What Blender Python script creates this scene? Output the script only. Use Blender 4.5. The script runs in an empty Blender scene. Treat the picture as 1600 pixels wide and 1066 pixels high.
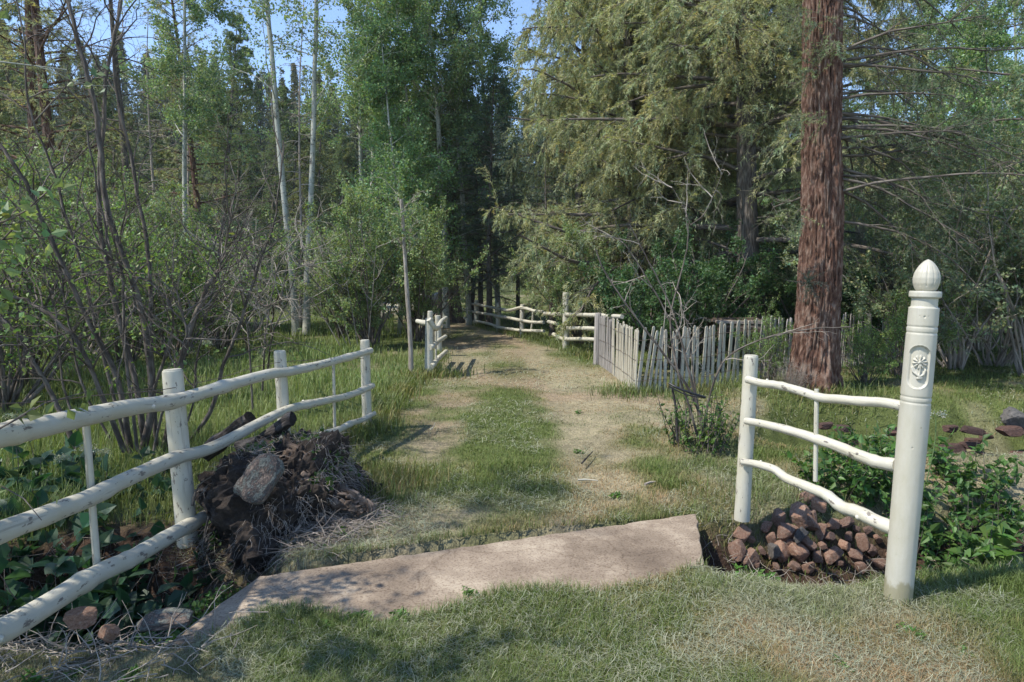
import bpy, math, random
import numpy as np
from mathutils import Vector, Matrix, Euler
R = math.radians
RNG = np.random.default_rng(7)
C = bpy.context.scene.collection

# ------------------------------------------------------------------ camera
FPX, PITCH, CAMH = 1000.0, R(6.16), 1.6          # focal length in pixels of a 1600-wide frame
cam = bpy.data.cameras.new('camera'); camo = bpy.data.objects.new('camera', cam); C.objects.link(camo)
cam.sensor_width = 36; cam.lens = 36 * FPX / 1600; cam.clip_start = .05; cam.clip_end = 3000
camo.location = (0, 0, CAMH); camo.rotation_euler = (R(90) - PITCH, 0, 0)
bpy.context.scene.camera = camo

# ------------------------------------------------------------------ light
SA, SB = .64, .24                                # shadow displacement per metre of height (x, y)
sd = Vector((SA, SB, -1)).normalized()
elev = math.asin(-sd.z)
w = bpy.data.worlds.new('World'); bpy.context.scene.world = w; w.use_nodes = True
nt = w.node_tree; bg = nt.nodes['Background']; sky = nt.nodes.new('ShaderNodeTexSky')
sky.sky_type = 'NISHITA'; sky.sun_disc = False; sky.sun_elevation = elev
sky.sun_rotation = math.atan2(-sd.x, -sd.y)
sky.altitude = 2300; sky.air_density = 1.0; sky.dust_density = .6; sky.ozone_density = 2.2
nt.links.new(sky.outputs[0], bg.inputs[0]); bg.inputs[1].default_value = .15
sun = bpy.data.lights.new('sun', 'SUN'); suno = bpy.data.objects.new('sun', sun); C.objects.link(suno)
sun.energy = 3.2; sun.angle = R(.6); sun.color = (1, .94, .84)
suno.rotation_euler = sd.to_track_quat('-Z', 'Y').to_euler(); suno.location = (-20, 5, 30)
vs = bpy.context.scene.view_settings
vs.view_transform = 'Standard'; vs.look = 'None'; vs.gamma = 1; vs.exposure = 1.10; vs.use_curve_mapping = False
bpy.context.scene.cycles.max_bounces = 6
bpy.context.scene.cycles.diffuse_bounces = 4
bpy.context.scene.cycles.transmission_bounces = 4

# ------------------------------------------------------------------ pixel -> world
cp, sp = math.cos(PITCH), math.sin(PITCH)
def ray(px, py):
    x = (px - 800) / FPX; y = -(py - 533) / FPX
    return np.array([x, cp + sp * y, -sp + cp * y])
def at(px, py, Y):
    d = ray(px, py); return np.array([0, 0, CAMH]) + d * (Y / d[1])
def gnd(px, py, z=0.):
    d = ray(px, py); return np.array([0, 0, CAMH]) + d * ((z - CAMH) / d[2])
def onplane(px, py, A, B):
    d = ray(px, py); n = np.array([B[1] - A[1], -(B[0] - A[0])])
    t = (n @ np.array(A[:2])) / (n @ d[:2]); return np.array([0, 0, CAMH]) + d * t

# ------------------------------------------------------------------ noise
def _h(ix, iy, iz, s):
    n = (ix * 374761393 + iy * 668265263 + iz * 2147483647 * 3 + s * 974711) & 0xffffffff
    n = ((n ^ (n >> 13)) * 1274126177) & 0xffffffff
    return ((n ^ (n >> 16)) & 0xffff) / 65535.0
def noise(p, s=0):
    p = np.asarray(p, float); i = np.floor(p).astype(np.int64); f = p - i; f = f * f * (3 - 2 * f)
    r = 0
    for a in (0, 1):
        for b in (0, 1):
            for c in (0, 1):
                wt = (f[..., 0] if a else 1 - f[..., 0]) * (f[..., 1] if b else 1 - f[..., 1]) * (f[..., 2] if c else 1 - f[..., 2])
                r = r + wt * _h(i[..., 0] + a, i[..., 1] + b, i[..., 2] + c, s)
    return r
def n2(x, y, sc=1., s=0):
    x = np.asarray(x, float); y = np.asarray(y, float)
    return noise(np.stack([x * sc, y * sc, np.zeros_like(x)], -1), s)
def fbm(x, y, sc=1., s=0):
    return (n2(x, y, sc, s) * .5 + n2(x, y, sc * 2.1, s + 1) * .28 + n2(x, y, sc * 4.3, s + 2) * .22)
def sstep(a, b, x):
    t = np.clip((x - a) / (b - a), 0, 1); return t * t * (3 - 2 * t)
def norm(v): return v / np.maximum(np.linalg.norm(v, axis=-1, keepdims=True), 1e-9)

# ------------------------------------------------------------------ materials
def newmat(name):
    m = bpy.data.materials.new(name); m.use_nodes = True
    return m, m.node_tree, m.node_tree.nodes['Principled BSDF']
def nd(t, typ, **k):
    n = t.nodes.new(typ)
    for a, b in k.items(): setattr(n, a, b)
    return n
def ramp(t, fac, stops):
    r = nd(t, 'ShaderNodeValToRGB'); e = r.color_ramp.elements
    e[0].position, e[0].color = stops[0][0], (*stops[0][1], 1)
    e[1].position, e[1].color = stops[-1][0], (*stops[-1][1], 1)
    for p, c in stops[1:-1]: x = e.new(p); x.color = (*c, 1)
    t.links.new(fac, r.inputs[0]); return r.outputs[0]
def tex(t, scale, coord='T', sc=(1, 1, 1), detail=4, rough=.6, typ='noise'):
    if coord == 'T': c = nd(t, 'ShaderNodeAttribute', attribute_name='T').outputs['Vector']
    else: c = nd(t, 'ShaderNodeTexCoord').outputs[coord]
    mp = nd(t, 'ShaderNodeMapping'); mp.inputs['Scale'].default_value = sc; t.links.new(c, mp.inputs[0])
    if typ == 'noise':
        n = nd(t, 'ShaderNodeTexNoise'); n.inputs['Detail'].default_value = detail; n.inputs['Roughness'].default_value = rough
    else:
        n = nd(t, 'ShaderNodeTexVoronoi'); n.feature = typ
    n.inputs['Scale'].default_value = scale; t.links.new(mp.outputs[0], n.inputs['Vector'])
    return n.outputs[0]
def bump(t, b, h, s, d=.01):
    n = nd(t, 'ShaderNodeBump'); n.inputs['Strength'].default_value = s; n.inputs['Distance'].default_value = d
    t.links.new(h, n.inputs['Height']); t.links.new(n.outputs[0], b.inputs['Normal'])
def mixc(t, f, a, b, mode='MIX'):
    m = nd(t, 'ShaderNodeMix', data_type='RGBA', blend_type=mode)
    for s, v in ((m.inputs[0], f), (m.inputs[6], a), (m.inputs[7], b)):
        if hasattr(v, 'node'): t.links.new(v, s)
        elif isinstance(v, (int, float)): s.default_value = v
        else: s.default_value = (*v, 1)
    return m.outputs[2]

def foliage_mat(name, trans=.35, rough=.55):
    m, t, b = newmat(name)
    a = nd(t, 'ShaderNodeAttribute', attribute_name='Col')
    t.links.new(a.outputs['Color'], b.inputs['Base Color']); b.inputs['Roughness'].default_value = rough
    b.inputs['Specular IOR Level'].default_value = .35
    tr = nd(t, 'ShaderNodeBsdfTranslucent')
    g = mixc(t, 1., a.outputs['Color'], (1.25, 1.3, .6), 'MULTIPLY'); t.links.new(g, tr.inputs[0])
    mx = nd(t, 'ShaderNodeMixShader'); mx.inputs[0].default_value = trans
    t.links.new(b.outputs[0], mx.inputs[1]); t.links.new(tr.outputs[0], mx.inputs[2])
    t.links.new(mx.outputs[0], t.nodes['Material Output'].inputs[0]); return m
M = {}
M['leaf'] = foliage_mat('broad_leaves', .38, .45)
M['needle'] = foliage_mat('needles', .32, .6)
M['grass'] = foliage_mat('grass_blades', .3, .6)

def paint():
    m, t, b = newmat('white_paint')
    base = ramp(t, tex(t, 6, sc=(1, 1, .5)), [(.3, (.43, .41, .335)), (.7, (.54, .515, .43))])
    crack = ramp(t, tex(t, 30, sc=(1, 1, .06), detail=3), [(.0, (1, 1, 1)), (.355, (1, 1, 1)), (.40, (0, 0, 0)), (1, (0, 0, 0))])
    chip = ramp(t, tex(t, 24, sc=(1, 1, .45), detail=5, rough=.7), [(.0, (0, 0, 0)), (.60, (0, 0, 0)), (.63, (1, 1, 1)), (1, (1, 1, 1))])
    c = mixc(t, crack, base, (.36, .34, .28)); c = mixc(t, chip, c, (.17, .15, .13))
    dirt = ramp(t, tex(t, 3, sc=(1, 1, 1), detail=6), [(.45, (1, 1, 1)), (.75, (.80, .78, .68))])
    c = mixc(t, 1., c, dirt, 'MULTIPLY')
    t.links.new(c, b.inputs['Base Color']); b.inputs['Roughness'].default_value = .5
    bump(t, b, tex(t, 26, sc=(1, 1, .12), detail=6), .5, .006); return m
M['paint'] = paint()
def barkm(name, stops, sc, scale=9, bs=.8, bd=.02, det=6):
    m, t, b = newmat(name)
    n = tex(t, scale, sc=sc, detail=det, rough=.65)
    v = tex(t, scale * 1.3, sc=sc, typ='F1')
    s = nd(t, 'ShaderNodeMath', operation='MULTIPLY_ADD'); t.links.new(v, s.inputs[0]); s.inputs[1].default_value = .35; t.links.new(n, s.inputs[2])
    t.links.new(ramp(t, s.outputs[0], stops), b.inputs['Base Color']); b.inputs['Roughness'].default_value = .85
    b.inputs['Specular IOR Level'].default_value = .2
    bump(t, b, s.outputs[0], bs, bd); return m
M['pine_bark'] = barkm('red_pine_bark', [(.38, (.012, .008, .006)), (.52, (.06, .030, .021)), (.68, (.125, .069, .048)), (.92, (.27, .20, .155))], (1, 1, .24), 22, 1., .04)
M['red_bark2'] = barkm('red_pine_bark', [(.38, (.016, .010, .008)), (.52, (.085, .040, .026)), (.68, (.165, .088, .062)), (.92, (.30, .21, .165))], (1, 1, .24), 22, 1., .04)
M['dark_bark'] = barkm('dark_grey_bark', [(.35, (.03, .026, .022)), (.6, (.09, .075, .062)), (.85, (.19, .165, .14))], (1, 1, .3), 20)
M['shrub_bark'] = barkm('shrub_bark', [(.35, (.03, .024, .02)), (.6, (.085, .07, .058)), (.85, (.19, .165, .14))], (1, 1, .3), 22)
M['twig'] = barkm('pale_twig', [(.35, (.15, .125, .10)), (.85, (.36, .32, .27))], (1, 1, .3), 22)
M['dead_wood'] = barkm('dead_wood', [(.35, (.12, .10, .085)), (.6, (.26, .22, .185)), (.85, (.40, .35, .30))], (1, 1, .15), 18)
M['char'] = barkm('charred_wood', [(.35, (.012, .011, .011)), (.6, (.035, .03, .028)), (.9, (.11, .10, .095))], (1, 1, .3), 26, 1, .03)
M['rot_wood'] = barkm('rotten_wood', [(.34, (.012, .009, .007)), (.55, (.06, .042, .031)), (.85, (.24, .185, .145))], (1, 1, .12), 18, 1, .04)
M['picket'] = barkm('weathered_pickets', [(.3, (.15, .135, .105)), (.55, (.33, .30, .235)), (.85, (.48, .45, .36))], (1, 1, .1), 30, .4, .005)
M['greyboard'] = barkm('grey_boards', [(.3, (.10, .095, .09)), (.55, (.22, .205, .19)), (.85, (.36, .33, .30))], (1, 1, .1), 30, .4, .005)
def aspen_bark():
    m, t, b = newmat('aspen_bark')
    base = ramp(t, tex(t, 4, sc=(1, 1, .4)), [(.3, (.23, .245, .20)), (.7, (.41, .41, .35))])
    scar = ramp(t, tex(t, 7, sc=(.8, .8, 3.2), detail=3), [(.0, (0, 0, 0)), (.60, (0, 0, 0)), (.66, (1, 1, 1)), (1, (1, 1, 1))])
    big = ramp(t, tex(t, 2.6, sc=(1, 1, .8), detail=5), [(.0, (0, 0, 0)), (.60, (0, 0, 0)), (.66, (1, 1, 1)), (1, (1, 1, 1))])
    c = mixc(t, scar, base, (.06, .052, .045)); c = mixc(t, big, c, (.07, .06, .05))
    t.links.new(c, b.inputs['Base Color']); b.inputs['Roughness'].default_value = .7; bump(t, b, scar, -.4, .01); return m
M['aspen_bark'] = aspen_bark()
def concrete():
    m, t, b = newmat('pink_concrete')
    c = ramp(t, tex(t, 2.2, 'Object', detail=8, rough=.7), [(.3, (.17, .13, .095)), (.5, (.26, .205, .15)), (.72, (.43, .36, .27))])
    sp_ = ramp(t, tex(t, 85, 'Object', detail=2), [(.3, (.55, .5, .47)), (.5, (1, 1, 1)), (.72, (1.0, 1.0, 1.0)), (.8, (1.5, 1.45, 1.4))])
    c = mixc(t, 1., c, sp_, 'MULTIPLY')
    st = ramp(t, tex(t, 1.1, 'Object', detail=6), [(.35, (.72, .70, .68)), (.55, (1, 1, 1))]); c = mixc(t, 1., c, st, 'MULTIPLY')
    co = nd(t, 'ShaderNodeTexCoord'); wn = nd(t, 'ShaderNodeTexNoise'); wn.inputs['Scale'].default_value = 3; wn.inputs['Detail'].default_value = 6; t.links.new(co.outputs['Object'], wn.inputs['Vector'])
    wm = nd(t, 'ShaderNodeVectorMath', operation='MULTIPLY_ADD'); t.links.new(wn.outputs['Color'], wm.inputs[0]); wm.inputs[1].default_value = (.35, .35, .35); t.links.new(co.outputs['Object'], wm.inputs[2])
    vo = nd(t, 'ShaderNodeTexVoronoi', feature='DISTANCE_TO_EDGE'); vo.inputs['Scale'].default_value = 1.15; t.links.new(wm.outputs[0], vo.inputs['Vector'])
    c = mixc(t, 1., c, ramp(t, vo.outputs['Distance'], [(0, (.72, .70, .68)), (.004, (.85, .83, .81)), (.008, (1, 1, 1)), (1, (1, 1, 1))]), 'MULTIPLY')
    t.links.new(c, b.inputs['Base Color']); b.inputs['Roughness'].default_value = .9
    bump(t, b, tex(t, 60, 'Object', detail=6), .6, .006); return m
M['concrete'] = concrete()
def rockm(name, stops, sc=5):
    m, t, b = newmat(name)
    oi = nd(t, 'ShaderNodeObjectInfo'); c = nd(t, 'ShaderNodeTexCoord')
    ad = nd(t, 'ShaderNodeVectorMath', operation='MULTIPLY_ADD'); t.links.new(oi.outputs['Location'], ad.inputs[0]); ad.inputs[1].default_value = (7, 7, 7); t.links.new(c.outputs['Object'], ad.inputs[2])
    n = nd(t, 'ShaderNodeTexNoise'); n.inputs['Scale'].default_value = sc; n.inputs['Detail'].default_value = 8; n.inputs['Roughness'].default_value = .7; t.links.new(ad.outputs[0], n.inputs['Vector'])
    col = ramp(t, n.outputs[0], stops)
    n3 = nd(t, 'ShaderNodeTexNoise'); n3.inputs['Scale'].default_value = sc * 6; n3.inputs['Detail'].default_value = 6; t.links.new(ad.outputs[0], n3.inputs['Vector'])
    col = mixc(t, 1., col, ramp(t, n3.outputs[0], [(.3, (.55, .55, .55)), (.7, (1.3, 1.3, 1.3))]), 'MULTIPLY')
    col = mixc(t, 1., col, ramp(t, oi.outputs['Random'], [(0, (.62, .62, .66)), (.5, (1, .98, .94)), (1, (1.35, 1.25, 1.12))]), 'MULTIPLY')
    t.links.new(col, b.inputs['Base Color']); b.inputs['Roughness'].default_value = .9; bump(t, b, n3.outputs[0], .8, .012); return m
M['redrock'] = rockm('red_rock', [(.3, (.11, .065, .045)), (.48, (.27, .16, .115)), (.6, (.29, .21, .165)), (.75, (.42, .34, .26))])
M['greyrock'] = rockm('grey_rock', [(.3, (.045, .045, .048)), (.5, (.11, .105, .10)), (.75, (.22, .20, .185))])  # grey stone, darkened further as shade for the stream bank boulder
M['redrock_shade_tone'] = rockm('red_rock_shade_tone', [(.3, (.03, .018, .015)), (.5, (.085, .045, .034)), (.75, (.16, .10, .08))])  # red rock recoloured darker: stream bank shade put into the colour
M['lichenrock'] = rockm('lichen_rock', [(.32, (.05, .065, .06)), (.44, (.19, .20, .175)), (.5, (.07, .06, .055)), (.58, (.21, .155, .125)), (.66, (.36, .30, .235)), (.75, (.26, .27, .235))], 2.2)
def soil():
    m, t, b = newmat('soil')
    c = ramp(t, tex(t, 7, 'Object', detail=9, rough=.75), [(.3, (.010, .008, .006)), (.5, (.032, .023, .017)), (.75, (.10, .075, .055))])
    t.links.new(c, b.inputs['Base Color']); b.inputs['Roughness'].default_value = 1; bump(t, b, tex(t, 24, 'Object', detail=8), 1., .03); return m
M['soil'] = soil()
def groundm():
    m, t, b = newmat('ground')
    a = nd(t, 'ShaderNodeAttribute', attribute_name='Col').outputs['Color']
    n = ramp(t, tex(t, 9, 'Object', detail=10, rough=.8), [(.3, (.55, .55, .55)), (.5, (1, 1, 1)), (.7, (1.45, 1.4, 1.35))])
    n_ = ramp(t, tex(t, 70, 'Object', detail=4, rough=.8), [(.3, (.5, .5, .5)), (.7, (1.45, 1.45, 1.45))])
    c = mixc(t, 1., a, n, 'MULTIPLY'); c = mixc(t, 1., c, n_, 'MULTIPLY')
    t.links.new(c, b.inputs['Base Color']); b.inputs['Roughness'].default_value = 1; b.inputs['Specular IOR Level'].default_value = .1
    bump(t, b, tex(t, 45, 'Object', detail=6), .8, .02); return m
M['ground'] = groundm()
def plain(name, c, r=.6):
    m, t, b = newmat(name); b.inputs['Base Color'].default_value = (*c, 1); b.inputs['Roughness'].default_value = r; return m
M['black'] = plain('black_rubber', (.018, .018, .022), .45)
M['wire'] = plain('rusty_wire', (.10, .075, .06), .6)

# ------------------------------------------------------------------ mesh helpers
class Geo:
    def __init__(s): s.V = []; s.F = {3: [], 4: []}; s.Cc = []; s.T = []; s.n = 0
    def add(s, V, F, col=(.5, .5, .5), T=None):
        V = np.asarray(V, np.float32).reshape(-1, 3); F = np.asarray(F, np.int64)
        s.V.append(V)
        col = np.asarray(col, np.float32)
        s.Cc.append(np.broadcast_to(col, (len(V), 3)) if col.ndim == 1 else col)
        s.T.append(V if T is None else np.asarray(T, np.float32).reshape(-1, 3))
        s.F[F.shape[1]].append(F + s.n); s.n += len(V)
    def build(s, name, mat, parent=None, smooth=False, loc=None, hide_T=False):
        V = np.concatenate(s.V); me = bpy.data.meshes.new(name)
        F3 = np.concatenate(s.F[3]) if s.F[3] else np.zeros((0, 3), np.int64)
        F4 = np.concatenate(s.F[4]) if s.F[4] else np.zeros((0, 4), np.int64)
        loops = np.concatenate([F3.ravel(), F4.ravel()]).astype(np.int32)
        tot = np.concatenate([np.full(len(F3), 3), np.full(len(F4), 4)]).astype(np.int32)
        st = np.concatenate([[0], np.cumsum(tot)[:-1]]).astype(np.int32)
        me.vertices.add(len(V)); me.vertices.foreach_set('co', V.ravel())
        me.loops.add(len(loops)); me.loops.foreach_set('vertex_index', loops)
        me.polygons.add(len(tot)); me.polygons.foreach_set('loop_start', st)
        me.update(calc_edges=True)
        a = me.attributes.new('Col', 'FLOAT_COLOR', 'POINT')
        a.data.foreach_set('color', np.concatenate([np.concatenate(s.Cc), np.ones((len(V), 1), np.float32)], 1).astype(np.float32).ravel())
        if not hide_T:
            a = me.attributes.new('T', 'FLOAT_VECTOR', 'POINT'); a.data.foreach_set('vector', np.concatenate(s.T).astype(np.float32).ravel())
        me.polygons.foreach_set('use_smooth', np.full(len(tot), smooth))
        me.materials.append(mat); me.validate()
        o = bpy.data.objects.new(name, me); C.objects.link(o)
        if parent is not None: o.parent = parent
        if loc is not None: o.location = loc
        return o
def tubes(g, P, rad, sides=5, cap=True, rough=0., seed=0, col=(.5, .5, .5)):
    """P (N,K,3), rad (N,K)"""
    P = np.asarray(P, float); rad = np.asarray(rad, float)
    if P.ndim == 2: P = P[None]; rad = rad[None] if rad.ndim == 1 else rad
    rad = np.broadcast_to(rad, P.shape[:2]); N, K, _ = P.shape
    if N == 0: return
    tan = norm(np.gradient(P, axis=1)); ref = np.where(np.abs(tan[:, :1, 2:3]) > .8, [[[1., 0.13, 0]]], [[[0, 0.11, 1.]]])
    a = norm(np.cross(tan, np.broadcast_to(ref, tan.shape))); b = np.cross(tan, a)
    th = np.arange(sides) / sides * 2 * math.pi
    s = np.concatenate([np.zeros((N, 1)), np.cumsum(np.linalg.norm(np.diff(P, axis=1), axis=2), 1)], 1) + ((np.arange(N) * 3.7 + seed * 7.31) % 50)[:, None]
    r0 = rad.max(1)[:, None, None]
    T = np.stack([np.cos(th)[None, None] * r0 + 0 * s[..., None], np.sin(th)[None, None] * r0 + 0 * s[..., None], s[..., None] + 0 * th], -1)
    rr = rad[..., None] * np.ones(sides)
    if rough: rr = rr * (1 + rough * (noise(T * np.array([1 / r0.max() * 1.2] * 2 + [1 / r0.max() * .35]), seed) * 2 - 1) + rough * .5 * (noise(T * np.array([40, 40, 9]), seed + 3) * 2 - 1))
    V = P[:, :, None] + (a[:, :, None] * np.cos(th)[:, None] + b[:, :, None] * np.sin(th)[:, None]) * rr[..., None]
    idx = np.arange(N * K * sides).reshape(N, K, sides)
    i0 = idx[:, :-1]; i1 = idx[:, 1:]
    F = np.stack([i0, np.roll(i0, -1, 2), np.roll(i1, -1, 2), i1], -1).reshape(-1, 4)
    g.add(V, F, col, T)
    if cap:
        for e, fl in ((0, 1), (K - 1, 0)):
            c = P[:, e] ; n0 = g.n
            ring = V[:, e]; VV = np.concatenate([ring, c[:, None]], 1)
            ii = np.arange(N)[:, None] * (sides + 1); k = np.arange(sides)
            A = ii + k; Bq = ii + (k + 1) % sides; Cc = ii + sides + 0 * k
            F3 = np.stack([Bq, A, Cc] if fl else [A, Bq, Cc], -1).reshape(-1, 3)
            TT = np.concatenate([T[:, e], T[:, e, :1] * 0], 1)
            g.add(VV, F3, col, TT)
def smoothline(pts, n=24, rads=None):
    """Catmull-Rom through points"""
    p = np.array(pts, float); q = np.concatenate([[2 * p[0] - p[1]], p, [2 * p[-1] - p[-2]]])
    u = np.linspace(0, len(p) - 1, n); i = np.minimum(u.astype(int), len(p) - 2); f = (u - i)[:, None]
    a, b, c, d = q[i], q[i + 1], q[i + 2], q[i + 3]
    o = .5 * (2 * b + (c - a) * f + (2 * a - 5 * b + 4 * c - d) * f ** 2 + (3 * b - a - 3 * c + d) * f ** 3)
    if rads is None: return o
    return o, np.interp(u, np.arange(len(p)), np.linspace(rads[0], rads[1], len(p)) if len(rads) == 2 and len(p) != 2 else rads)
def grow(P, D, L, K, wig, grav, rng=RNG):
    P = np.array(P, float); D = norm(np.array(D, float)); L = np.broadcast_to(L, len(P)); out = [P]
    g = np.zeros(3); g[2] = 1
    for k in range(K):
        D = norm(D + rng.normal(0, wig, D.shape) + g * (np.broadcast_to(grav, len(P))[:, None])); P = P + D * (L / K)[:, None]; out.append(P)
    return np.stack(out, 1)
def spawn(pts, n, t0, t1, ang, rng=RNG, flat=0.):
    N, K, _ = pts.shape; idx = np.repeat(np.arange(N), n); t = rng.uniform(t0, t1, len(idx)) * (K - 1)
    i = np.minimum(t.astype(int), K - 2); f = (t - i)[:, None]
    a = pts[idx, i]; b = pts[idx, i + 1]; P = a + (b - a) * f; tg = norm(b - a)
    r = rng.normal(0, 1, P.shape); r[:, 2] *= (1 - flat); pr = norm(r - tg * (r * tg).sum(1, keepdims=True))
    A = rng.uniform(ang[0], ang[1], len(idx))[:, None]
    return P, tg * np.cos(A) + pr * np.sin(A), idx, t / (K - 1)
def leaves(g, P, size, col, rng=RNG, width=.42, droop=.2, D=None, var=.25):
    N = len(P); d = norm(rng.normal(0, 1, (N, 3))) if D is None else norm(D + rng.normal(0, .6, (N, 3)))
    d[:, 2] -= droop; d = norm(d); s = norm(np.cross(d, rng.normal(0, 1, (N, 3))))
    L = (size * rng.uniform(.6, 1.25, N))[:, None]; nn = np.cross(d, s)
    V = np.stack([P, P + d * L * .45 + s * L * width + nn * L * .12, P + d * L, P + d * L * .5 - s * L * width + nn * L * .12], 1)
    F = np.arange(N * 4).reshape(N, 4)
    c = np.array(col)[None] if np.ndim(col) == 1 else col
    k = rng.uniform(1 - var, 1 + var, (N, 1)); hue = rng.normal(0, .12, (N, 1))
    c = np.clip(c * k * np.concatenate([1 + hue, 1 + 0 * hue, 1 - hue * .5], 1), .002, 1)
    g.add(V, F, np.repeat(c, 4, 0))
def needles(g, pts, m, ln, wd, col, rng=RNG, var=.3, fwd=.7):
    N, K, _ = pts.shape; idx = np.repeat(np.arange(N), m); t = rng.uniform(0.05, 1, len(idx)) * (K - 1)
    i = np.minimum(t.astype(int), K - 2); f = (t - i)[:, None]; a = pts[idx, i]; b = pts[idx, i + 1]
    P = a + (b - a) * f; tg = norm(b - a); r = rng.normal(0, 1, P.shape); pr = norm(r - tg * (r * tg).sum(1, keepdims=True))
    d = norm(tg * fwd + pr); L = (ln * rng.uniform(.6, 1.2, len(idx)))[:, None]; s = norm(np.cross(d, rng.normal(0, 1, P.shape)))
    V = np.stack([P - s * wd * .5, P + s * wd * .5, P + d * L], 1)
    base = np.array(col)[None] * rng.uniform(1 - var, 1 + var, (N, 1))
    warm = rng.normal(0, .10, (N, 1)); base = base * np.concatenate([1 + warm, 1 + 0 * warm, 1 - warm], 1)
    c = base[idx] * rng.uniform(.75, 1.25, (len(idx), 1))
    g.add(V, np.arange(len(idx) * 3).reshape(-1, 3), np.repeat(np.clip(c, .003, 1), 3, 0))
def empty(name, loc=(0, 0, 0)):
    o = bpy.data.objects.new(name, None); o.empty_display_size = .1; C.objects.link(o); o.location = loc; return o
def tag(o, label, cat, group=None):
    o['label'] = label; o['category'] = cat
    if group: o['group'] = group
    return o
def setting(o, kind='structure'): o['kind'] = kind; return o
def copy_tree(o, parent=None):
    c = o.copy(); C.objects.link(c)
    if parent is not None: c.parent = parent
    for ch in list(o.children): copy_tree(ch, c)
    return c

# ------------------------------------------------------------------ terrain
def segdist(x, y, pl):
    d = np.full(np.shape(x), 1e9)
    for (x0, y0), (x1, y1) in zip(pl[:-1], pl[1:]):
        dx, dy = x1 - x0, y1 - y0; t = np.clip(((x - x0) * dx + (y - y0) * dy) / (dx * dx + dy * dy), 0, 1)
        d = np.minimum(d, np.hypot(x - x0 - t * dx, y - y0 - t * dy))
    return d
STREAM_L = [(-9, 2.2), (-5, 2.75), (-3.3, 3.05), (-2.5, 3.25), (-1.7, 3.2)]
STREAM_M = [(-1.7, 3.15), (-1.0, 3.14), (0, 3.36), (1.2, 3.68), (1.7, 3.75)]
STREAM_R = [(1.2, 3.68), (1.7, 3.72), (2.4, 3.85), (3.2, 4.0), (4.6, 4.35), (7, 5.2)]
STREAM_B = [(3.5, 6.6), (4.2, 6.5), (4.9, 6.4), (6.5, 6.2), (12, 6.0)]
SLAB_PX = [(430, 893), (520, 872), (590, 861), (680, 845), (760, 833), (850, 822), (960, 812), (1040, 806), (1086, 803),
           (1098, 880), (1040, 893), (985, 906), (930, 916), (860, 913), (800, 913), (740, 930), (690, 946), (640, 958), (600, 972), (540, 962), (480, 948), (430, 948), (380, 965), (300, 985)]
SLAB_VIS = [gnd(px, py + (12 if i > 9 else 0), .02)[:2] for i, (px, py) in enumerate(SLAB_PX)]
def inpoly(x, y, poly):
    ins = np.zeros(np.shape(x), bool); n = len(poly)
    for i in range(n):
        x0, y0 = poly[i]; x1, y1 = poly[(i + 1) % n]
        c = ((y0 > y) != (y1 > y)) & (x < (x1 - x0) * (y - y0) / (y1 - y0 + 1e-12) + x0); ins ^= c
    return ins
def pathx(y): return -.0125 * np.maximum(y - 8, 0) ** 2
def H(x, y):
    x = np.asarray(x, float); y = np.asarray(y, float)
    z = .035 * (fbm(x, y, .8, 3) - .5) * 2 * sstep(2.5, 7, y) + .016 * (n2(x, y, 5, 9) - .5)
    z = z + .10 * (n2(x, y, .25, 11) - .5) * sstep(10, 20, y)
    # wheel tracks slightly sunk
    for o in (-.75, .68): z = z - .02 * np.exp(-((x - pathx(y) - o) / .28) ** 2) * sstep(4, 5, y)
    jag = .12 * (n2(x, y, 3, 5) - .5) + .06 * (n2(x, y, 9, 6) - .5)
    d = segdist(x, y, STREAM_L) + jag; z = z - .52 * np.exp(-np.clip(d / (.46 + .16 * np.clip(-x - 2.4, 0, 5)), 0, 9) ** 3) * sstep(-1.1, -1.5, x)
    d_m = d = segdist(x, y, STREAM_M) + np.where(y > 3.42 + .27 * x, 9, 0) * 0; z = z - .45 * np.exp(-(d / .20) ** 6)
    d = segdist(x, y, STREAM_R) + jag; z = z - .42 * np.exp(-np.clip(d / (.40 + .04 * np.clip(x - 2, 0, 5)), 0, 9) ** 3) * sstep(1.0, 1.25, x)
    d = segdist(x, y, STREAM_B) + jag * 1.5; z = z - .68 * np.exp(-np.clip(d / .92, 0, 9) ** 4) + .10 * sstep(6.6, 7.4, y) * sstep(2.6, 3.4, x) * sstep(12, 8, y)
    z = z + .08 * np.exp(-((x - 4.2) / 1.6) ** 2 - ((y - 5.2) / .45) ** 2)
    z = z + .034 * sstep(-1.75, -1.45, x) * sstep(1.5, 1.2, x) * sstep(3.9, 3.6, y - .2 * x) * sstep(1.0, 1.6, y) * np.where(d_m > .24, 1, 0)
    # hills
    A = 24 + 3 * n2(x, y, .02, 1) - 12 * sstep(-20, 60, x) + 5 * sstep(60, 140, x)
    hill = A * sstep(48, 135, y + .25 * np.abs(x)) + 6 * (n2(x, y, .03, 8) - .5) * sstep(60, 90, y)
    return z + hill
xs = np.unique(np.round(np.concatenate([-np.geomspace(7.2, 520, 46), np.arange(-7, -2.6, .1), np.arange(-2.6, 3.4, .04), np.arange(3.4, 8, .1), np.geomspace(8.1, 520, 44)]), 4))
ys = np.unique(np.round(np.concatenate([np.arange(-12, 1.6, .8), np.arange(1.6, 5.0, .04), np.arange(5.0, 9, .08), np.geomspace(9, 900, 100)]), 4))
X, Y = np.meshgrid(xs, ys); Z = H(X, Y)
ins = inpoly(X, Y, SLAB_VIS)
Z = np.where(ins, np.minimum(Z, -.10), Z)
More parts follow.
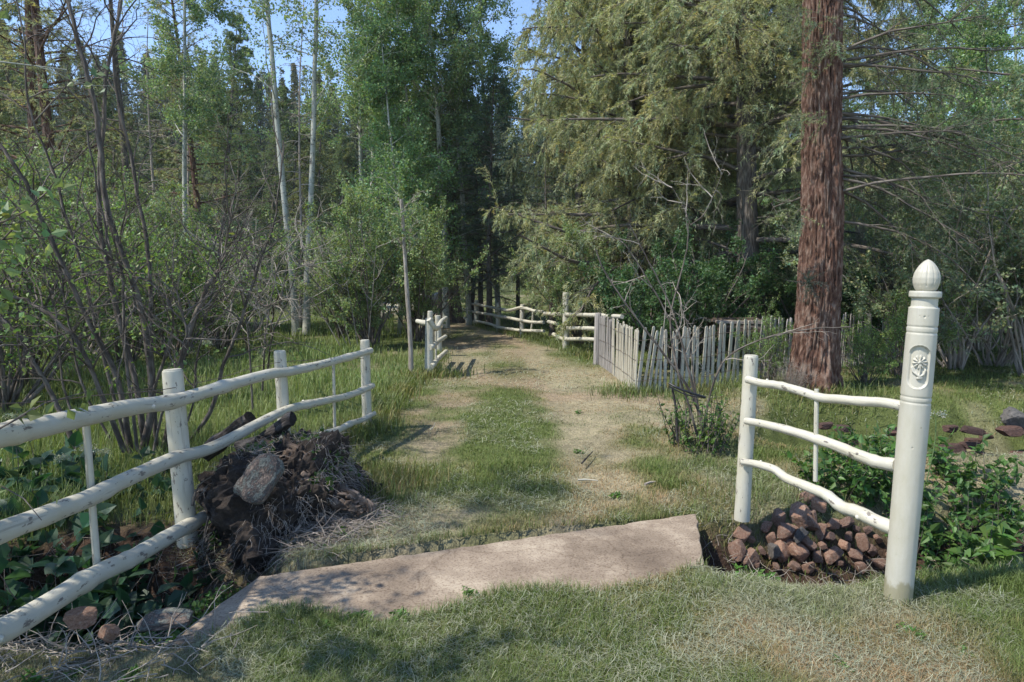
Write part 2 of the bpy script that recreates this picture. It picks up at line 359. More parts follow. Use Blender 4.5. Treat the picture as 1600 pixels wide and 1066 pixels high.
# colour fields ---------------------------------------------------------
FENCE_L = [(-2.0, 0), (-2.0, 2.41), (-2.04, 3.82), (-1.48, 6.4), (-1.4, 9.9), (-1.42, 13), (-3.2, 20), (-9, 30)]
def fencex(y): return np.interp(y, [p[1] for p in FENCE_L], [p[0] for p in FENCE_L])
def green(x, y):
    """0 = straw/bare, 1 = lush"""
    n = fbm(x, y, 1.3, 21); n2_ = n2(x, y, .55, 31); px = x - pathx(y)
    g = .50 + 3.0 * (n - .5) + 1.0 * (n2_ - .5)
    tr = np.exp(-((px + .78) / .38) ** 2) + np.exp(-((px - .68) / .34) ** 2); g = g - .55 * tr * sstep(3.7, 4.4, y)
    g = g + .65 * np.exp(-((px + .05) / .42) ** 2) * np.exp(-((y - 4.9) / 1.1) ** 2)
    g = g + .55 * np.exp(-((px - 1.2) / .22) ** 2) * np.exp(-((y - 6.3) / 1.3) ** 2) + .4 * np.exp(-((px - 1.9) / .7) ** 2 - ((y - 7.4) / .5) ** 2)
    g = g + .6 * np.exp(-((px + 1.1) / .35) ** 2 - ((y - 4.4) / .8) ** 2)
    g = g - .22 * sstep(7, 9, y) * sstep(1.9, 1.2, np.abs(px)) + .8 * sstep(.1, -.5, x - fencex(y)) * sstep(3.5, 5, y)
    g = g + .7 * sstep(6.6, 7.2, y) * sstep(2.8, 3.6, x)  # right bank: greener, darker ground colour in place of tree shade
    g = g + .5 * sstep(10, 11, y) * sstep(.8, 1.5, px) - .15 * sstep(3.3, 3.9, y) * sstep(1.2, 1.6, x) * sstep(7, 6, y)
    g = g - .04 * sstep(3.4, 2.8, y) + .25 * np.exp(-((x + .2) / .7) ** 2 - ((y - 2.7) / .3) ** 2)
    return np.clip(g, 0, 1)
def gcol(x, y):
    g = green(x, y)[..., None]; s = fbm(x, y, 2.2, 41)[..., None]
    straw = np.array([.245, .215, .14]) * (.75 + .5 * s) ; pink = np.array([.245, .18, .125])
    k = sstep(.5, .7, n2(x, y, 1.1, 51))[..., None] * sstep(5, 7, y)[..., None] * .6; straw = straw * (1 - k) + pink * k
    grn = np.array([.085, .105, .035]) * (.7 + .6 * s)
    return straw * (1 - g) + grn * g
col = gcol(X, Y)
dd = np.minimum(np.minimum(segdist(X, Y, STREAM_L), segdist(X, Y, STREAM_R)), segdist(X, Y, STREAM_B))
k = np.maximum(sstep(.55, .3, dd), sstep(.95, .6, segdist(X, Y, STREAM_L)) * sstep(-1.5, -1.9, X) * sstep(2.5, 2.8, Y))[..., None]; col = col * (1 - k) + np.array([.055, .036, .026]) * k
k = sstep(30, 60, Y)[..., None]; col = col * (1 - k) + np.array([.06, .075, .03]) * k
g = Geo(); ny, nx = X.shape; ii = np.arange(nx * ny).reshape(ny, nx)
g.add(np.stack([X, Y, Z], -1), np.stack([ii[:-1, :-1], ii[:-1, 1:], ii[1:, 1:], ii[1:, :-1]], -1).reshape(-1, 4), col.reshape(-1, 3))
setting(g.build('ground', M['ground'], smooth=True))
def hz(x, y): return float(H(np.array([x]), np.array([y]))[0])

# concrete slab ----------------------------------------------------------
def extrude(poly, z0, z1):
    n = len(poly); import bmesh
    bm = bmesh.new(); vs_ = [bm.verts.new((p[0], p[1], z1)) for p in poly]; f = bm.faces.new(vs_)
    r = bmesh.ops.extrude_face_region(bm, geom=[f]); vv = [e for e in r['geom'] if isinstance(e, bmesh.types.BMVert)]
    for v in vv: v.co.z = z0
    bmesh.ops.recalc_face_normals(bm, faces=bm.faces); 
    return bm
a0 = gnd(405, 900, .02); a1 = gnd(1087, 802, .02); b1 = gnd(1103, 905, .02); b0 = gnd(255, 1010, .02)
def lerp(p, q, n, amp, s):
    t = np.linspace(0, 1, n)[:-1]; o = [(p + (q - p) * u)[:2].tolist() for u in t]
    r = np.random.default_rng(s); return [[x + r.normal(0, amp), y + r.normal(0, amp)] for x, y in o]
poly = lerp(a0, a1, 60, .006, 1) + lerp(a1, b1, 14, .007, 2) + lerp(b1, b0, 20, .004, 3) + lerp(b0, a0, 8, .006, 4)
bm = extrude(poly, -.17, .02)
me = bpy.data.meshes.new('footbridge_slab'); bm.to_mesh(me); me.materials.append(M['concrete'])
slab = bpy.data.objects.new('concrete_slab', me); C.objects.link(slab)
bv = slab.modifiers.new('b', 'BEVEL'); bv.width = .008; bv.segments = 2; bv.limit_method = 'ANGLE'
tag(slab, 'worn pinkish concrete slab bridging the ditch across the grassy track', 'concrete slab')

# ------------------------------------------------------------------ rail fences
def pole(name, parent, pts, r0, r1, mat='paint', sides=20, n=60, rough=.055, seed=0, knots=0, wob=0.):
    p, r = smoothline(pts, n, (r0, r1)); rg = np.random.default_rng(seed)
    for _ in range(knots):
        c = rg.uniform(.05, .95) * n; r = r + rg.uniform(.05, .16) * r0 * np.exp(-((np.arange(n) - c) / rg.uniform(.8, 1.6)) ** 2)
    if wob: p = p + np.stack([noise(np.stack([np.arange(n) * .12, np.full(n, seed * 3.3), np.full(n, k * 7.)], -1), seed) - .5 for k in range(3)], -1) * wob
    g = Geo(); tubes(g, p, r, sides, rough=rough, seed=seed)
    if knots:      # short branch stubs
        for q in range(max(1, knots // 2)):
            i = int(rg.uniform(.1, .9) * n); th = rg.uniform(0, 6.28); d = np.array([math.cos(th), .2, math.sin(th)])
            tubes(g, np.stack([p[i] + d * r[i] * .6, p[i] + d * r[i] * 1.12, p[i] + d * r[i] * 1.3]), np.array([r[i] * .42, r[i] * .36, r[i] * .22]), 8, rough=.15, seed=q)
    return g.build(name, M[mat], parent, smooth=True)
def post_mesh(name, parent, base, top, r0, r1, seed=0, flat=0., mat='paint'):
    base = np.array(base, float); top = np.array(top, float)
    t = np.array([0, .25, .5, .75, .97, .992, 1.])[:, None]; P = base + (top - base) * t
    r = np.interp(t[:, 0], [0, .97, 1], [r0, r1, r1 * .86]); g = Geo()
    Pn, rn = smoothline(P, 40), np.interp(np.linspace(0, 6, 40), np.arange(7), r)
    tubes(g, Pn, rn, 24, rough=.035, seed=seed); return g.build(name, M[mat], parent, smooth=True)
def rails_px(px, planes):
    out = []
    for x, y in px:
        for lim, A, B in planes:
            if x <= lim: break
        out.append(onplane(x, y, A, B))
    return out

# left fence (near)
LA, LB, LC = (-2.0, 2.41), (-2.04, 3.82), (-1.48, 6.42)
LP = [(275, LA, LB), (9999, LB, LC)]
off = .06
LPr = [(275, (LA[0] + off, LA[1]), (LB[0] + off, LB[1])), (9999, (LB[0] + off, LB[1]), (LC[0] + off, LC[1]))]
fl = empty('rail_fence', (-2.0, 3.8, 0)); tag(fl, 'long white three-rail pole fence in the left foreground above the weedy ditch', 'fence')
def keep(o, root):  # children are modelled in world coordinates
    o.matrix_parent_inverse = Matrix.Translation(root.location).inverted(); return o
K = lambda o: keep(o, fl)
p = at(269, 577, 3.86); b = at(299, 900, 3.80); K(post_mesh('post', fl, b - [0, 0, .1], p, .062, .058, 1))
p = at(437, 548, 4.97); b = at(447, 712, 4.97); K(post_mesh('post', fl, b - [0, 0, .1], p, .048, .046, 2))
p = at(570, 531, 6.42); b = at(574, 674, 6.42); K(post_mesh('post', fl, b - [0, 0, .08], p, .050, .047, 3))
K(pole('rail', fl, rails_px([(-90, 706), (0, 681), (60, 668), (130, 652), (200, 638), (275, 626), (350, 604), (420, 585), (450, 581), (500, 570), (545, 558), (579, 548)], LPr), .049, .032, seed=4, knots=5, n=110))
K(pole('rail', fl, rails_px([(-90, 868), (0, 832), (70, 806), (140, 778), (200, 748), (275, 716), (330, 700), (400, 664), (450, 640), (500, 628), (545, 618), (582, 603)], LPr), .045, .030, seed=5, knots=5, n=110))
K(pole('rail', fl, rails_px([(-90, 1026), (0, 988), (70, 948), (150, 898), (210, 870), (275, 832), (320, 808), (350, 792)], LPr), .047, .042, seed=6, knots=4, n=80))
K(pole('rail', fl, rails_px([(455, 704), (480, 693), (505, 679), (530, 671), (550, 661), (566, 656), (585, 646)], LPr), .034, .024, seed=7, knots=4, n=50))
for (x0, y0, x1, y1, Y, r) in ((134, 655, 152, 892, 3.05, .018), (521, 566, 523, 668, 5.75, .014)):
    q = rails_px([(x0, y0), (x1, y1)], LP); K(pole('batten', fl, [q[0], (q[0] + q[1]) / 2, q[1]], r, r, sides=4, n=12, rough=.05, seed=8))
# thin wire wrapped along the fence
g = Geo(); wp = rails_px([(-50, 632), (60, 628), (150, 618), (260, 608), (345, 590), (440, 566), (571, 560)], LP)
tubes(g, smoothline(wp, 50), np.full(50, .0022), 4); K(g.build('wire', M['wire'], fl))

# gate section with turned post on the right
GA = gnd(1160, 803, 0.)[:2]; GB = gnd(1402, 937, 0.)[:2]
fr = empty('gate_rail_section', (GB[0], GB[1], 0)); tag(fr, 'short white rail section with carved newel-like end post beside the rock-filled ditch', 'fence')
K = lambda o: keep(o, fr)
K(post_mesh('post', fr, at(1159, 812, GA[1]), at(1174, 555, GA[1]), .050, .045, 11))
gof = .03; GP = [(9999, (GA[0] - gof, GA[1] - gof), (GB[0] - .0, GB[1]))]
K(pole('rail', fr, rails_px([(1168, 593), (1190, 599), (1215, 602), (1250, 611), (1280, 621), (1310, 624), (1345, 627), (1380, 629), (1412, 635)], GP), .024, .025, seed=12, knots=4, n=70))
K(pole('rail', fr, rails_px([(1166, 658), (1190, 662), (1230, 672), (1270, 684), (1310, 698), (1340, 711), (1370, 722), (1402, 727)], GP), .023, .033, seed=13, knots=4, n=70))
K(pole('rail', fr, rails_px([(1161, 722), (1185, 726), (1210, 734), (1230, 748), (1260, 760), (1290, 773), (1315, 792), (1340, 800), (1370, 815), (1400, 828)], GP), .022, .036, seed=14, knots=7, n=80))
q = rails_px([(1276, 608), (1274, 752)], GP); K(pole('batten', fr, [q[0], (q[0] + q[1]) / 2, q[1]], .0125, .0125, sides=8, n=12, rough=.04, seed=15))

def turned_post(parent):
    base = at(1402, 940, GB[1]); top = at(1446, 455, GB[1] + .015); ax = norm(top - base); Lp = np.linalg.norm(top - base)
    pxm = FPX / GB[1] / 1.03
    u = norm(np.cross(ax, [0, 1, 0])); v = np.cross(ax, u)      # u -> right, v -> towards/away from camera
    toC = norm(np.array([0, 0, 1.2]) - (base + top) / 2); thc = math.atan2(toC @ v, toC @ u)
    nz, nth = 460, 200
    z = np.linspace(-.04, Lp, nz); th = np.arange(nth) / nth * 2 * math.pi
    TH, ZZ = np.meshgrid(th, z)
    r = np.interp(z, [0, Lp * .55, Lp * .80, Lp], [.062, .064, .064, .0615])[:, None] * np.ones(nth)
    f = ZZ / Lp
    # profile: neck at the top, collar ring, grooves in pairs (fractions measured from the photo)
    def zf(y): return (940 - y) / (940 - 455) * Lp
    def groove(y, d=.003, wd=.004): return -d * np.exp(-((ZZ - zf(y)) / wd) ** 2)
    r = r + groove(508) + groove(517) + groove(614) + groove(622)
    neck = sstep(zf(479.5), zf(478.5), ZZ) * sstep(zf(464.), zf(465.5), ZZ); r = r - .008 * neck
    col_ = sstep(zf(466), zf(464.5), ZZ); r = r + .0045 * col_ - .003 * np.exp(-((ZZ - Lp) / .004) ** 2)
    
    dth = (TH - thc + math.pi) % (2 * math.pi) - math.pi
    A = dth * .058; B = ZZ - zf(568)                           # surface coordinates of the medallion (metres)
    A = A * np.sign(1.0)
    hh = (zf(536) - zf(600)) / 2; ww = .040
    # stadium oval
    q = np.hypot(A, np.maximum(np.abs(B) - (hh - ww), 0)) - ww
    rec = sstep(.0012, -.0012, q)
    rel = np.zeros_like(A)
    def stroke(x0, y0, x1, y1, w0, w1, h):
        x0, x1, y0, y1, w0, w1 = x0 * 1.75, x1 * 1.75, y0 * 1.45, y1 * 1.45, w0 * 1.45, w1 * 1.45
        dx, dy = x1 - x0, y1 - y0; t = np.clip(((A - x0) * dx + (B - y0) * dy) / (dx * dx + dy * dy), 0, 1)
        d = np.hypot(A - x0 - t * dx, B - y0 - t * dy); ww_ = w0 + (w1 - w0) * t
        return h * np.clip(1 - (d / ww_) ** 2, 0, 1) ** .5
    s = 1.0
    for k_ in range(10):                                       # petals of the daisy-like flower
        a = k_ / 10 * 2 * math.pi + .2; cx, cy = .002, .016
        rel = np.maximum(rel, stroke(cx + .004 * math.cos(a), cy + .005 * math.sin(a), cx + .0165 * math.cos(a), cy + .019 * math.sin(a), .0017, .0034, .0068))
    rel = np.maximum(rel, stroke(.001, .015, .003, .017, .0045, .0045, .008))
    rel = np.maximum(rel, stroke(.004, .008, .004, -.022, .0022, .0028, .007))
    for (x0, y0, x1, y1) in ((.004, -.030, -.012, -.016), (-.012, -.016, -.0165, -.002), (.004, -.030, .014, -.022), (.014, -.022, .017, -.007), (0, -.036, .010, -.034)):
        rel = np.maximum(rel, stroke(x0, y0, x1, y1, .0048, .0032, .0072))
    r = r - rec * .013 + rel * 1.45 * rec + .0018 * np.exp(-((q - .002) / .0014) ** 2)
    for (aa, bb, w_) in ((.006, zf(493) - zf(568), .0045), (-.012, zf(492) - zf(568), .0016), (.004, zf(500) - zf(568), .0014), (.006, zf(486) - zf(568), .0012), (.02, zf(492) - zf(568), .0013), (.004, zf(690) - zf(568), .003), (-.02, zf(860) - zf(568), .002)):
        r = r - .004 * np.exp(-(((A - aa) ** 2 + (B - bb) ** 2) / w_ ** 2) ** 2)
    T = np.stack([np.cos(TH) * .06, np.sin(TH) * .06, ZZ], -1)
    r = r + .0012 * (noise(T * np.array([60, 60, 2.5]), 5) - .5)
    V = base + ax * ZZ[..., None] + (u * np.cos(TH)[..., None] + v * np.sin(TH)[..., None]) * r[..., None]
    idx = np.arange(nz * nth).reshape(nz, nth); i0, i1 = idx[:-1], idx[1:]
    F = np.stack([i0, np.roll(i0, -1, 1), np.roll(i1, -1, 1), i1], -1).reshape(-1, 4)
    g = Geo(); g.add(V, F, T=T)
    n0 = g.n; ring = V[-1]; g.add(np.concatenate([ring, (base + ax * Lp)[None]]), np.stack([np.arange(nth), (np.arange(nth) + 1) % nth, np.full(nth, nth)], -1), T=np.concatenate([T[-1], [[0, 0, Lp]]]))
    shaft = K(g.build('turned_post', M['paint_clean'], parent, smooth=True))
    shaft['label'] = 'thick white turned end post with an oval carved flower medallion'
    # egg finial with carved slits
    nz, nth = 70, 96; t = np.linspace(0, 1, nz); Hh = .150
    prof = np.interp(t, [0, .03, .10, .25, .42, .60, .78, .90, .97, 1], [.034, .041, .047, .0545, .056, .0505, .037, .023, .011, .0])
    prof = np.convolve(np.pad(prof, 2, 'edge'), np.ones(5) / 5, 'valid'); prof[-1] = 0
    th = np.arange(nth) / nth * 2 * math.pi; TH, TT = np.meshgrid(th, t); r = prof[:, None] * np.ones(nth)
    for k_ in range(12): 
        dt = (TH - k_ / 12 * 2 * math.pi + math.pi) % (2 * math.pi) - math.pi
        r = r - .0045 * np.exp(-(dt * .045 / .0018) ** 2) * sstep(.12, .2, TT) * sstep(.92, .7, TT) * (.4 + .6 * ((k_ * 7) % 5) / 4)
    r = np.maximum(r, 0); o = base + ax * (Lp - .002)
    V = o + ax * (TT * Hh)[..., None] + (u * np.cos(TH)[..., None] + v * np.sin(TH)[..., None]) * r[..., None]
    T = np.stack([np.cos(TH) * .05, np.sin(TH) * .05, TT * Hh + 4], -1)
    idx = np.arange(nz * nth).reshape(nz, nth); i0, i1 = idx[:-1], idx[1:]
    g = Geo(); g.add(V, np.stack([i0, np.roll(i0, -1, 1), np.roll(i1, -1, 1), i1], -1).reshape(-1, 4), T=T)
    f = g.build('finial', M['paint_clean'], None, smooth=True); f.parent = shaft
    f.matrix_parent_inverse = Matrix.Identity(4)
    f['label'] = 'egg-shaped finial scored with fine vertical slits'
def paint_clean():
    m, t, b = newmat('turned_post_paint')
    base = ramp(t, tex(t, 5, sc=(1, 1, .3)), [(.3, (.41, .395, .33)), (.7, (.49, .47, .40))])
    crack = ramp(t, tex(t, 40, sc=(1, 1, .03), detail=3), [(.0, (1, 1, 1)), (.31, (1, 1, 1)), (.335, (0, 0, 0)), (1, (0, 0, 0))])
    c = mixc(t, crack, base, (.42, .40, .34))
    sp_ = ramp(t, tex(t, 30, sc=(1, 1, .7), detail=3), [(.0, (0, 0, 0)), (.72, (0, 0, 0)), (.74, (1, 1, 1)), (1, (1, 1, 1))]); c = mixc(t, sp_, c, (.25, .23, .17))
    at_ = nd(t, 'ShaderNodeAttribute', attribute_name='T'); sx = nd(t, 'ShaderNodeSeparateXYZ'); t.links.new(at_.outputs['Vector'], sx.inputs[0])
    nz_ = tex(t, 18, sc=(1, 1, .5), detail=6); ad = nd(t, 'ShaderNodeMath', operation='MULTIPLY_ADD'); t.links.new(nz_, ad.inputs[0]); ad.inputs[1].default_value = -.20; t.links.new(sx.outputs['Z'], ad.inputs[2])
    dm = ramp(t, ad.outputs[0], [(0, (.62, .60, .48)), (.03, (1, 1, 1)), (1, (1, 1, 1))]); c = mixc(t, 1., c, dm, 'MULTIPLY')
    gr = ramp(t, tex(t, 4, sc=(1, 1, .35), detail=8, rough=.75), [(.4, (1, 1, 1)), (.62, (.86, .84, .76)), (.8, (.72, .70, .60))]); c = mixc(t, 1., c, gr, 'MULTIPLY')
    t.links.new(c, b.inputs['Base Color']); b.inputs['Roughness'].default_value = .5
    bump(t, b, tex(t, 30, sc=(1, 1, .08), detail=6), .35, .003); return m
M['paint_clean'] = paint_clean()
turned_post(fr)

# short fence on the far left of the track
f3 = empty('rail_fence', (-1.3, 9.9, 0)); tag(f3, 'short white rail fence with crooked rail ends left of the track, beside the sapling', 'fence')
K = lambda o: keep(o, f3)
A3 = gnd(670, 587, 0); B3 = gnd(687, 556, 0)
K(post_mesh('post', f3, A3 - [0, 0, .1], at(671, 497, A3[1]), .070, .064, 21)); K(post_mesh('post', f3, gnd(673, 583, 0), at(672, 486, A3[1] + .25), .045, .042, 22))
K(post_mesh('post', f3, B3 - [0, 0, .1], at(684, 493, B3[1]), .060, .056, 23))
for s_, pts in ((24, [(670, 499, 0), (679, 512, .1), (684, 512, .5), (690, 502, 1.2), (697, 497, 1.9)]), (25, [(672, 543, 0), (677, 541, .1), (684, 534, .7), (696, 526, 1.6)]), (26, [(674, 573, 0), (678, 569, .1), (685, 560, .7), (697, 549, 1.6)]), (27, [(671, 506, .1), (660, 504, .25), (652, 502, .4)])):
    K(pole('rail', f3, [at(x, y, A3[1] - .07 + d) for x, y, d in pts], .042, .036, seed=s_, n=30, sides=10, knots=2))
K(pole('batten', f3, [at(681, 510, A3[1] + .4), at(681, 540, A3[1] + .4), at(681, 574, A3[1] + .4)], .02, .02, seed=28, n=10, sides=6))

# far fence curving behind the track
f4 = empty('rail_fence', (0, 15.5, 0)); tag(f4, 'white three-rail fence curving behind the bend of the track under the dark trees', 'fence')
K = lambda o: keep(o, f4)
PT = [(720, 498), (744, 507), (778, 516), (815.5, 526), (857, 534), (884, 544), (942, 560)]
PB = [gnd(x, y) for x, y in PT]; PB[-1] = at(942, 565, 11.2)
def planes4(off=0.): return [(PT[i + 1][0], (PB[i][0], PB[i][1] - off), (PB[i + 1][0], PB[i + 1][1] - off)) for i in range(len(PT) - 2)] + [(9999, (PB[-2][0], PB[-2][1] - off), (PB[-1][0], PB[-1][1] - off))]
for i, (ty, r) in {1: (469, .07), 2: (473, .065), 3: (476, .06), 5: (457, .075)}.items():
    K(post_mesh('post', f4, PB[i] - [0, 0, .1], at(PT[i][0] + .5, ty, PB[i][1]), r, r * .93, 30 + i))
P4 = planes4(.09)
for s_, pts in enumerate([[(716, 466), (724, 470), (733, 474.5), (746, 476), (776, 482)], [(776, 482), (795, 485), (815, 481), (835, 486), (849, 487.5)], [(851, 490), (884, 491.5), (925, 492.5), (972, 495)],
                          [(716, 481), (726, 484), (745, 488.5), (776, 493)], [(773, 494), (795, 497), (815, 501), (832, 503.5), (850, 504)], [(857, 503), (869, 506), (882, 512.5), (912, 513), (942, 514)],
                          [(718, 491), (727, 498), (743, 506.5)], [(741, 502), (755, 504), (777, 510)], [(772, 510.5), (795, 514), (815, 516.5), (850, 517.5)], [(865, 522.5), (880, 529.5), (912, 530), (940, 531)]]):
    K(pole('rail', f4, rails_px(pts, P4), .044, .036, seed=40 + s_, n=30, sides=10, knots=2))
K(pole('batten', f4, rails_px([(833, 486), (832, 500), (830, 516)], P4), .028, .024, seed=52, n=10, sides=6))

# picket fence ------------------------------------------------------------
pf = empty('picket_fence', (1.6, 8.4, 0)); tag(pf, 'weathered unpainted picket fence of uneven leaning slats wired together around the big pine', 'fence')
K = lambda o: keep(o, pf)
PL = [np.array(p) for p in [(1.49, 10.95), (1.57, 9.7), (1.63, 8.35), (3.45, 8.95), (4.9, 9.9), (6.1, 11.0)]]
rg = np.random.default_rng(3); wires = {.18: [], .45: [], .72: []}; cnt = 0
for si, (p, q) in enumerate(zip(PL[:-1], PL[1:])):
    L = np.linalg.norm(q - p); sp_ = (.075, .066, .083, .088, .105)[si]; n = int(L / sp_); tg = (q - p) / L; nr = np.array([-tg[1], tg[0]])
    for k_ in range(n):
        c = p + tg * (k_ + .5) * sp_; z = hz(*c); hgt = rg.normal(.86, .018) ; wd = rg.uniform(.034, .050) if si > 1 else rg.uniform(.045, .062); lean = rg.normal(.03, .028) + (.10 if (si == 2 and k_ < 4) else 0); tk = .014; lo = rg.normal(0, .02)
        if cnt > 78 and rg.random() < .12: continue
        pts = []
        tip = rg.uniform(.0, .05)
        for zz, w0, w1 in ((-.04, -.5, .5), (hgt - tip, -.5, .5), (hgt, -.22, .25)):
            for s_ in (-1, 1):
                for ww in (w0, w1):
                    xy = c + tg * (ww * wd + lean * zz) + nr * (s_ * tk / 2 + lo * zz + .012); pts.append((xy[0], xy[1], z + zz))
        V = np.array(pts); i = lambda l, s_, e: l * 4 + s_ * 2 + e
        F = []
        for l in (0, 1):
            F += [(i(l, 0, 0), i(l, 0, 1), i(l + 1, 0, 1), i(l + 1, 0, 0)), (i(l, 1, 1), i(l, 1, 0), i(l + 1, 1, 0), i(l + 1, 1, 1)), (i(l, 0, 1), i(l, 1, 1), i(l + 1, 1, 1), i(l + 1, 0, 1)), (i(l, 1, 0), i(l, 0, 0), i(l + 1, 0, 0), i(l + 1, 1, 0))]
        F.append((i(2, 0, 0), i(2, 0, 1), i(2, 1, 1), i(2, 1, 0)))
        g = Geo(); T = V - np.array([c[0] - cnt * 1.7, c[1], 0]); g.add(V, F, T=T)
        grey = (si == 0 and k_ < 14) or si >= 3
        K(g.build('picket', M['greyboard' if grey else 'picket'], pf)); cnt += 1
        for wz in wires:
            xy = c + nr * (lo * wz - .004); wires[wz].append((xy[0], xy[1], z + wz + rg.normal(0, .004)))
for wz, pts in wires.items():
    g = Geo(); tubes(g, np.array(pts), np.full(len(pts), .0028), 4); K(g.build('wire', M['wire'], pf))
for c in ((1.46, 10.98), (6.15, 11.05)):
    K(post_mesh('post', pf, (c[0], c[1], -.1), (c[0] + .02, c[1], .90), .06, .055, 61, mat='greyboard'))

# broken plank fence right of the pine
pk = empty('plank_fence', (6.3, 11.4, 0)); tag(pk, 'three tall broken grey planks at the picket fence end, left of the carved post', 'fence')
K = lambda o: keep(o, pk)
for (x0, w_, yt, yb, tear) in ((1384, 10, 488, 566, .10), (1399, 10, 496, 568, .16), (1414, 8, 511, 568, .01)):
    a = at(x0, yb, 11.6); b = at(x0 + 1, yt, 11.6); W = w_ / FPX * 11.6; g = Geo(); n = 7
    V = []; 
    for s_ in (0, .025):
        for k_ in range(n + 1):
            u_ = k_ / n - .5; V.append((a[0] + u_ * W, a[1] + s_, a[2] - .1)); V.append((b[0] + u_ * W, b[1] + s_, b[2] - tear * (((k_ * 37) % 7) / 7)))
    V = np.array(V); m_ = 2 * (n + 1); F = []
    for k_ in range(n):
        F.append((2 * k_, 2 * k_ + 2, 2 * k_ + 3, 2 * k_ + 1)); F.append((m_ + 2 * k_ + 2, m_ + 2 * k_, m_ + 2 * k_ + 1, m_ + 2 * k_ + 3)); F.append((2 * k_ + 1, 2 * k_ + 3, m_ + 2 * k_ + 3, m_ + 2 * k_ + 1))
    F += [(0, 1, m_ + 1, m_), (2 * n + 1, 2 * n, m_ + 2 * n, m_ + 2 * n + 1)]
    g.add(V, F); K(g.build('plank', M['greyboard'], pk))
# low plank table
def box(g, c, s, T0=0., rot=0.):
    c = np.array(c); s = np.array(s) / 2; V = np.array([[x, y, z] for x in (-1, 1) for y in (-1, 1) for z in (-1, 1)]) * s
    ca, sa = math.cos(rot), math.sin(rot); V = np.stack([V[:, 0] * ca - V[:, 1] * sa, V[:, 0] * sa + V[:, 1] * ca, V[:, 2]], -1)
    g.add(V + c, [(0, 1, 3, 2), (4, 6, 7, 5), (0, 4, 5, 1), (2, 3, 7, 6), (0, 2, 6, 4), (1, 5, 7, 3)], T=V[:, [1, 2, 0]] + T0)
tb = empty('plank_table', (3.6, 10.2, 0)); tag(tb, 'low rough table of weathered brown planks behind the picket fence', 'table')
K = lambda o: keep(o, tb)
tc = at(1150, 501, 10.2)
for k_ in range(5):
    g = Geo(); box(g, tc + [0, (k_ - 2) * .15, .012 * ((k_ * 3) % 2)], (.80 + .06 * (k_ % 3), .138, .04), k_ * 3.1, .02 * (k_ - 2)); K(g.build('plank', M['rot_wood' if k_ % 2 else 'dead_wood'], tb))
g = Geo(); box(g, tc - [0, .34, .10], (.72, .05, .12), 1); K(g.build('apron', M['rot_wood'], tb))
for sx in (-1, 1):
    for sy in (-1, 1):
        g = Geo(); box(g, (tc[0] + sx * .33, tc[1] + sy * .27, (tc[2] - .02) / 2), (.07, .07, tc[2] - .04), sx + sy * 2); K(g.build('leg', M['rot_wood'], tb))

# ------------------------------------------------------------------ rocks
def icos(sub):
    import bmesh
    bm = bmesh.new(); bmesh.ops.create_icosphere(bm, subdivisions=sub, radius=1)
    V = np.array([v.co[:] for v in bm.verts]); F = np.array([[v.index for v in f.verts] for f in bm.faces]); bm.free(); return V, F
ICO4 = icos(4); ICO3 = icos(3)
def rock_geo(seed, sc=(1, 1, 1), nplane=11, rough=.04, ico=ICO3):
    rg = np.random.default_rng(seed); V, F = ico; n = norm(np.concatenate([rg.normal(0, 1, (nplane - 6, 3)), np.eye(3) + rg.normal(0, .18, (3, 3)), -np.eye(3) + rg.normal(0, .18, (3, 3))])); h = np.concatenate([rg.uniform(.6, .95, nplane - 6), rg.uniform(.48, .8, 6)])
    dt = V @ n.T; r = np.min(np.where(dt > .05, h / np.maximum(dt, .05), 9), 1); r = np.minimum(r, 1.05)
    r = r * (1 + rough * (noise(V * 2.5 + seed, seed) * 2 - 1) + rough * .5 * (noise(V * 8 + seed, seed) * 2 - 1))
    g = Geo(); g.add(V * r[:, None] * np.array(sc), F); return g
rocks = [rock_geo(100 + i).build('rock', M['redrock'], smooth=False) for i in range(6)]
for o in rocks: C.objects.unlink(o)
def put_rock(px, py, Yd, size, label, group=None, mat=None, seed=0, sq=(1, 1, 1), rot=None, z=None):
    o = rocks[seed % 6].copy()
    if mat: o.data = o.data.copy(); o.data.materials[0] = M[mat]
    C.objects.link(o); o.name = 'rock'; p = at(px, py, Yd)
    if z is not None: p[2] = z
    o.location = p; r = random.Random(seed * 7 + 1)
    o.scale = (size * sq[0], size * sq[1], size * sq[2]); o.rotation_euler = rot or (r.uniform(0, 6), r.uniform(0, 6), r.uniform(0, 6))
    return tag(o, label, 'rock', group)
# pile by the gate rails (sizes and places read off the photograph; bank surface lies at Y about 3.4-4)
def bankY(px, py):      # first hit of the pixel ray with the terrain, then the bank of stones leans against it
    d = ray(px, py)
    for t in np.arange(2.2, 9, .01):
        q = np.array([0, 0, CAMH]) + d * t
        if q[2] < hz(q[0], q[1]) + .02: return q[1]
    return 6.
pile = [(1216, 808, 15), (1250, 806, 20), (1278, 790, 17), (1264, 818, 14), (1223, 832, 17), (1204, 840, 11), (1302, 820, 9), (1283, 828, 12), (1296, 838, 11), (1322, 818, 10), (1338, 826, 9),
        (1246, 862, 16), (1222, 862, 14), (1207, 868, 15), (1232, 846, 10), (1158, 835, 12), (1174, 842, 8), (1150, 860, 15), (1172, 872, 11), (1190, 860, 9), (1285, 852, 11), (1262, 848, 9), (1318, 850, 12), (1335, 868, 13), (1300, 866, 11),
        (1278, 872, 10), (1312, 880, 9), (1350, 848, 9), (1362, 862, 11), (1376, 880, 11), (1345, 886, 10), (1240, 884, 9), (1212, 884, 8), (1262, 886, 9), (1326, 838, 8), (1356, 828, 8), (1395, 868, 9), (1372, 842, 8), (1238, 826, 9), (1196, 822, 9), (1183, 884, 8), (1270, 806, 9)]
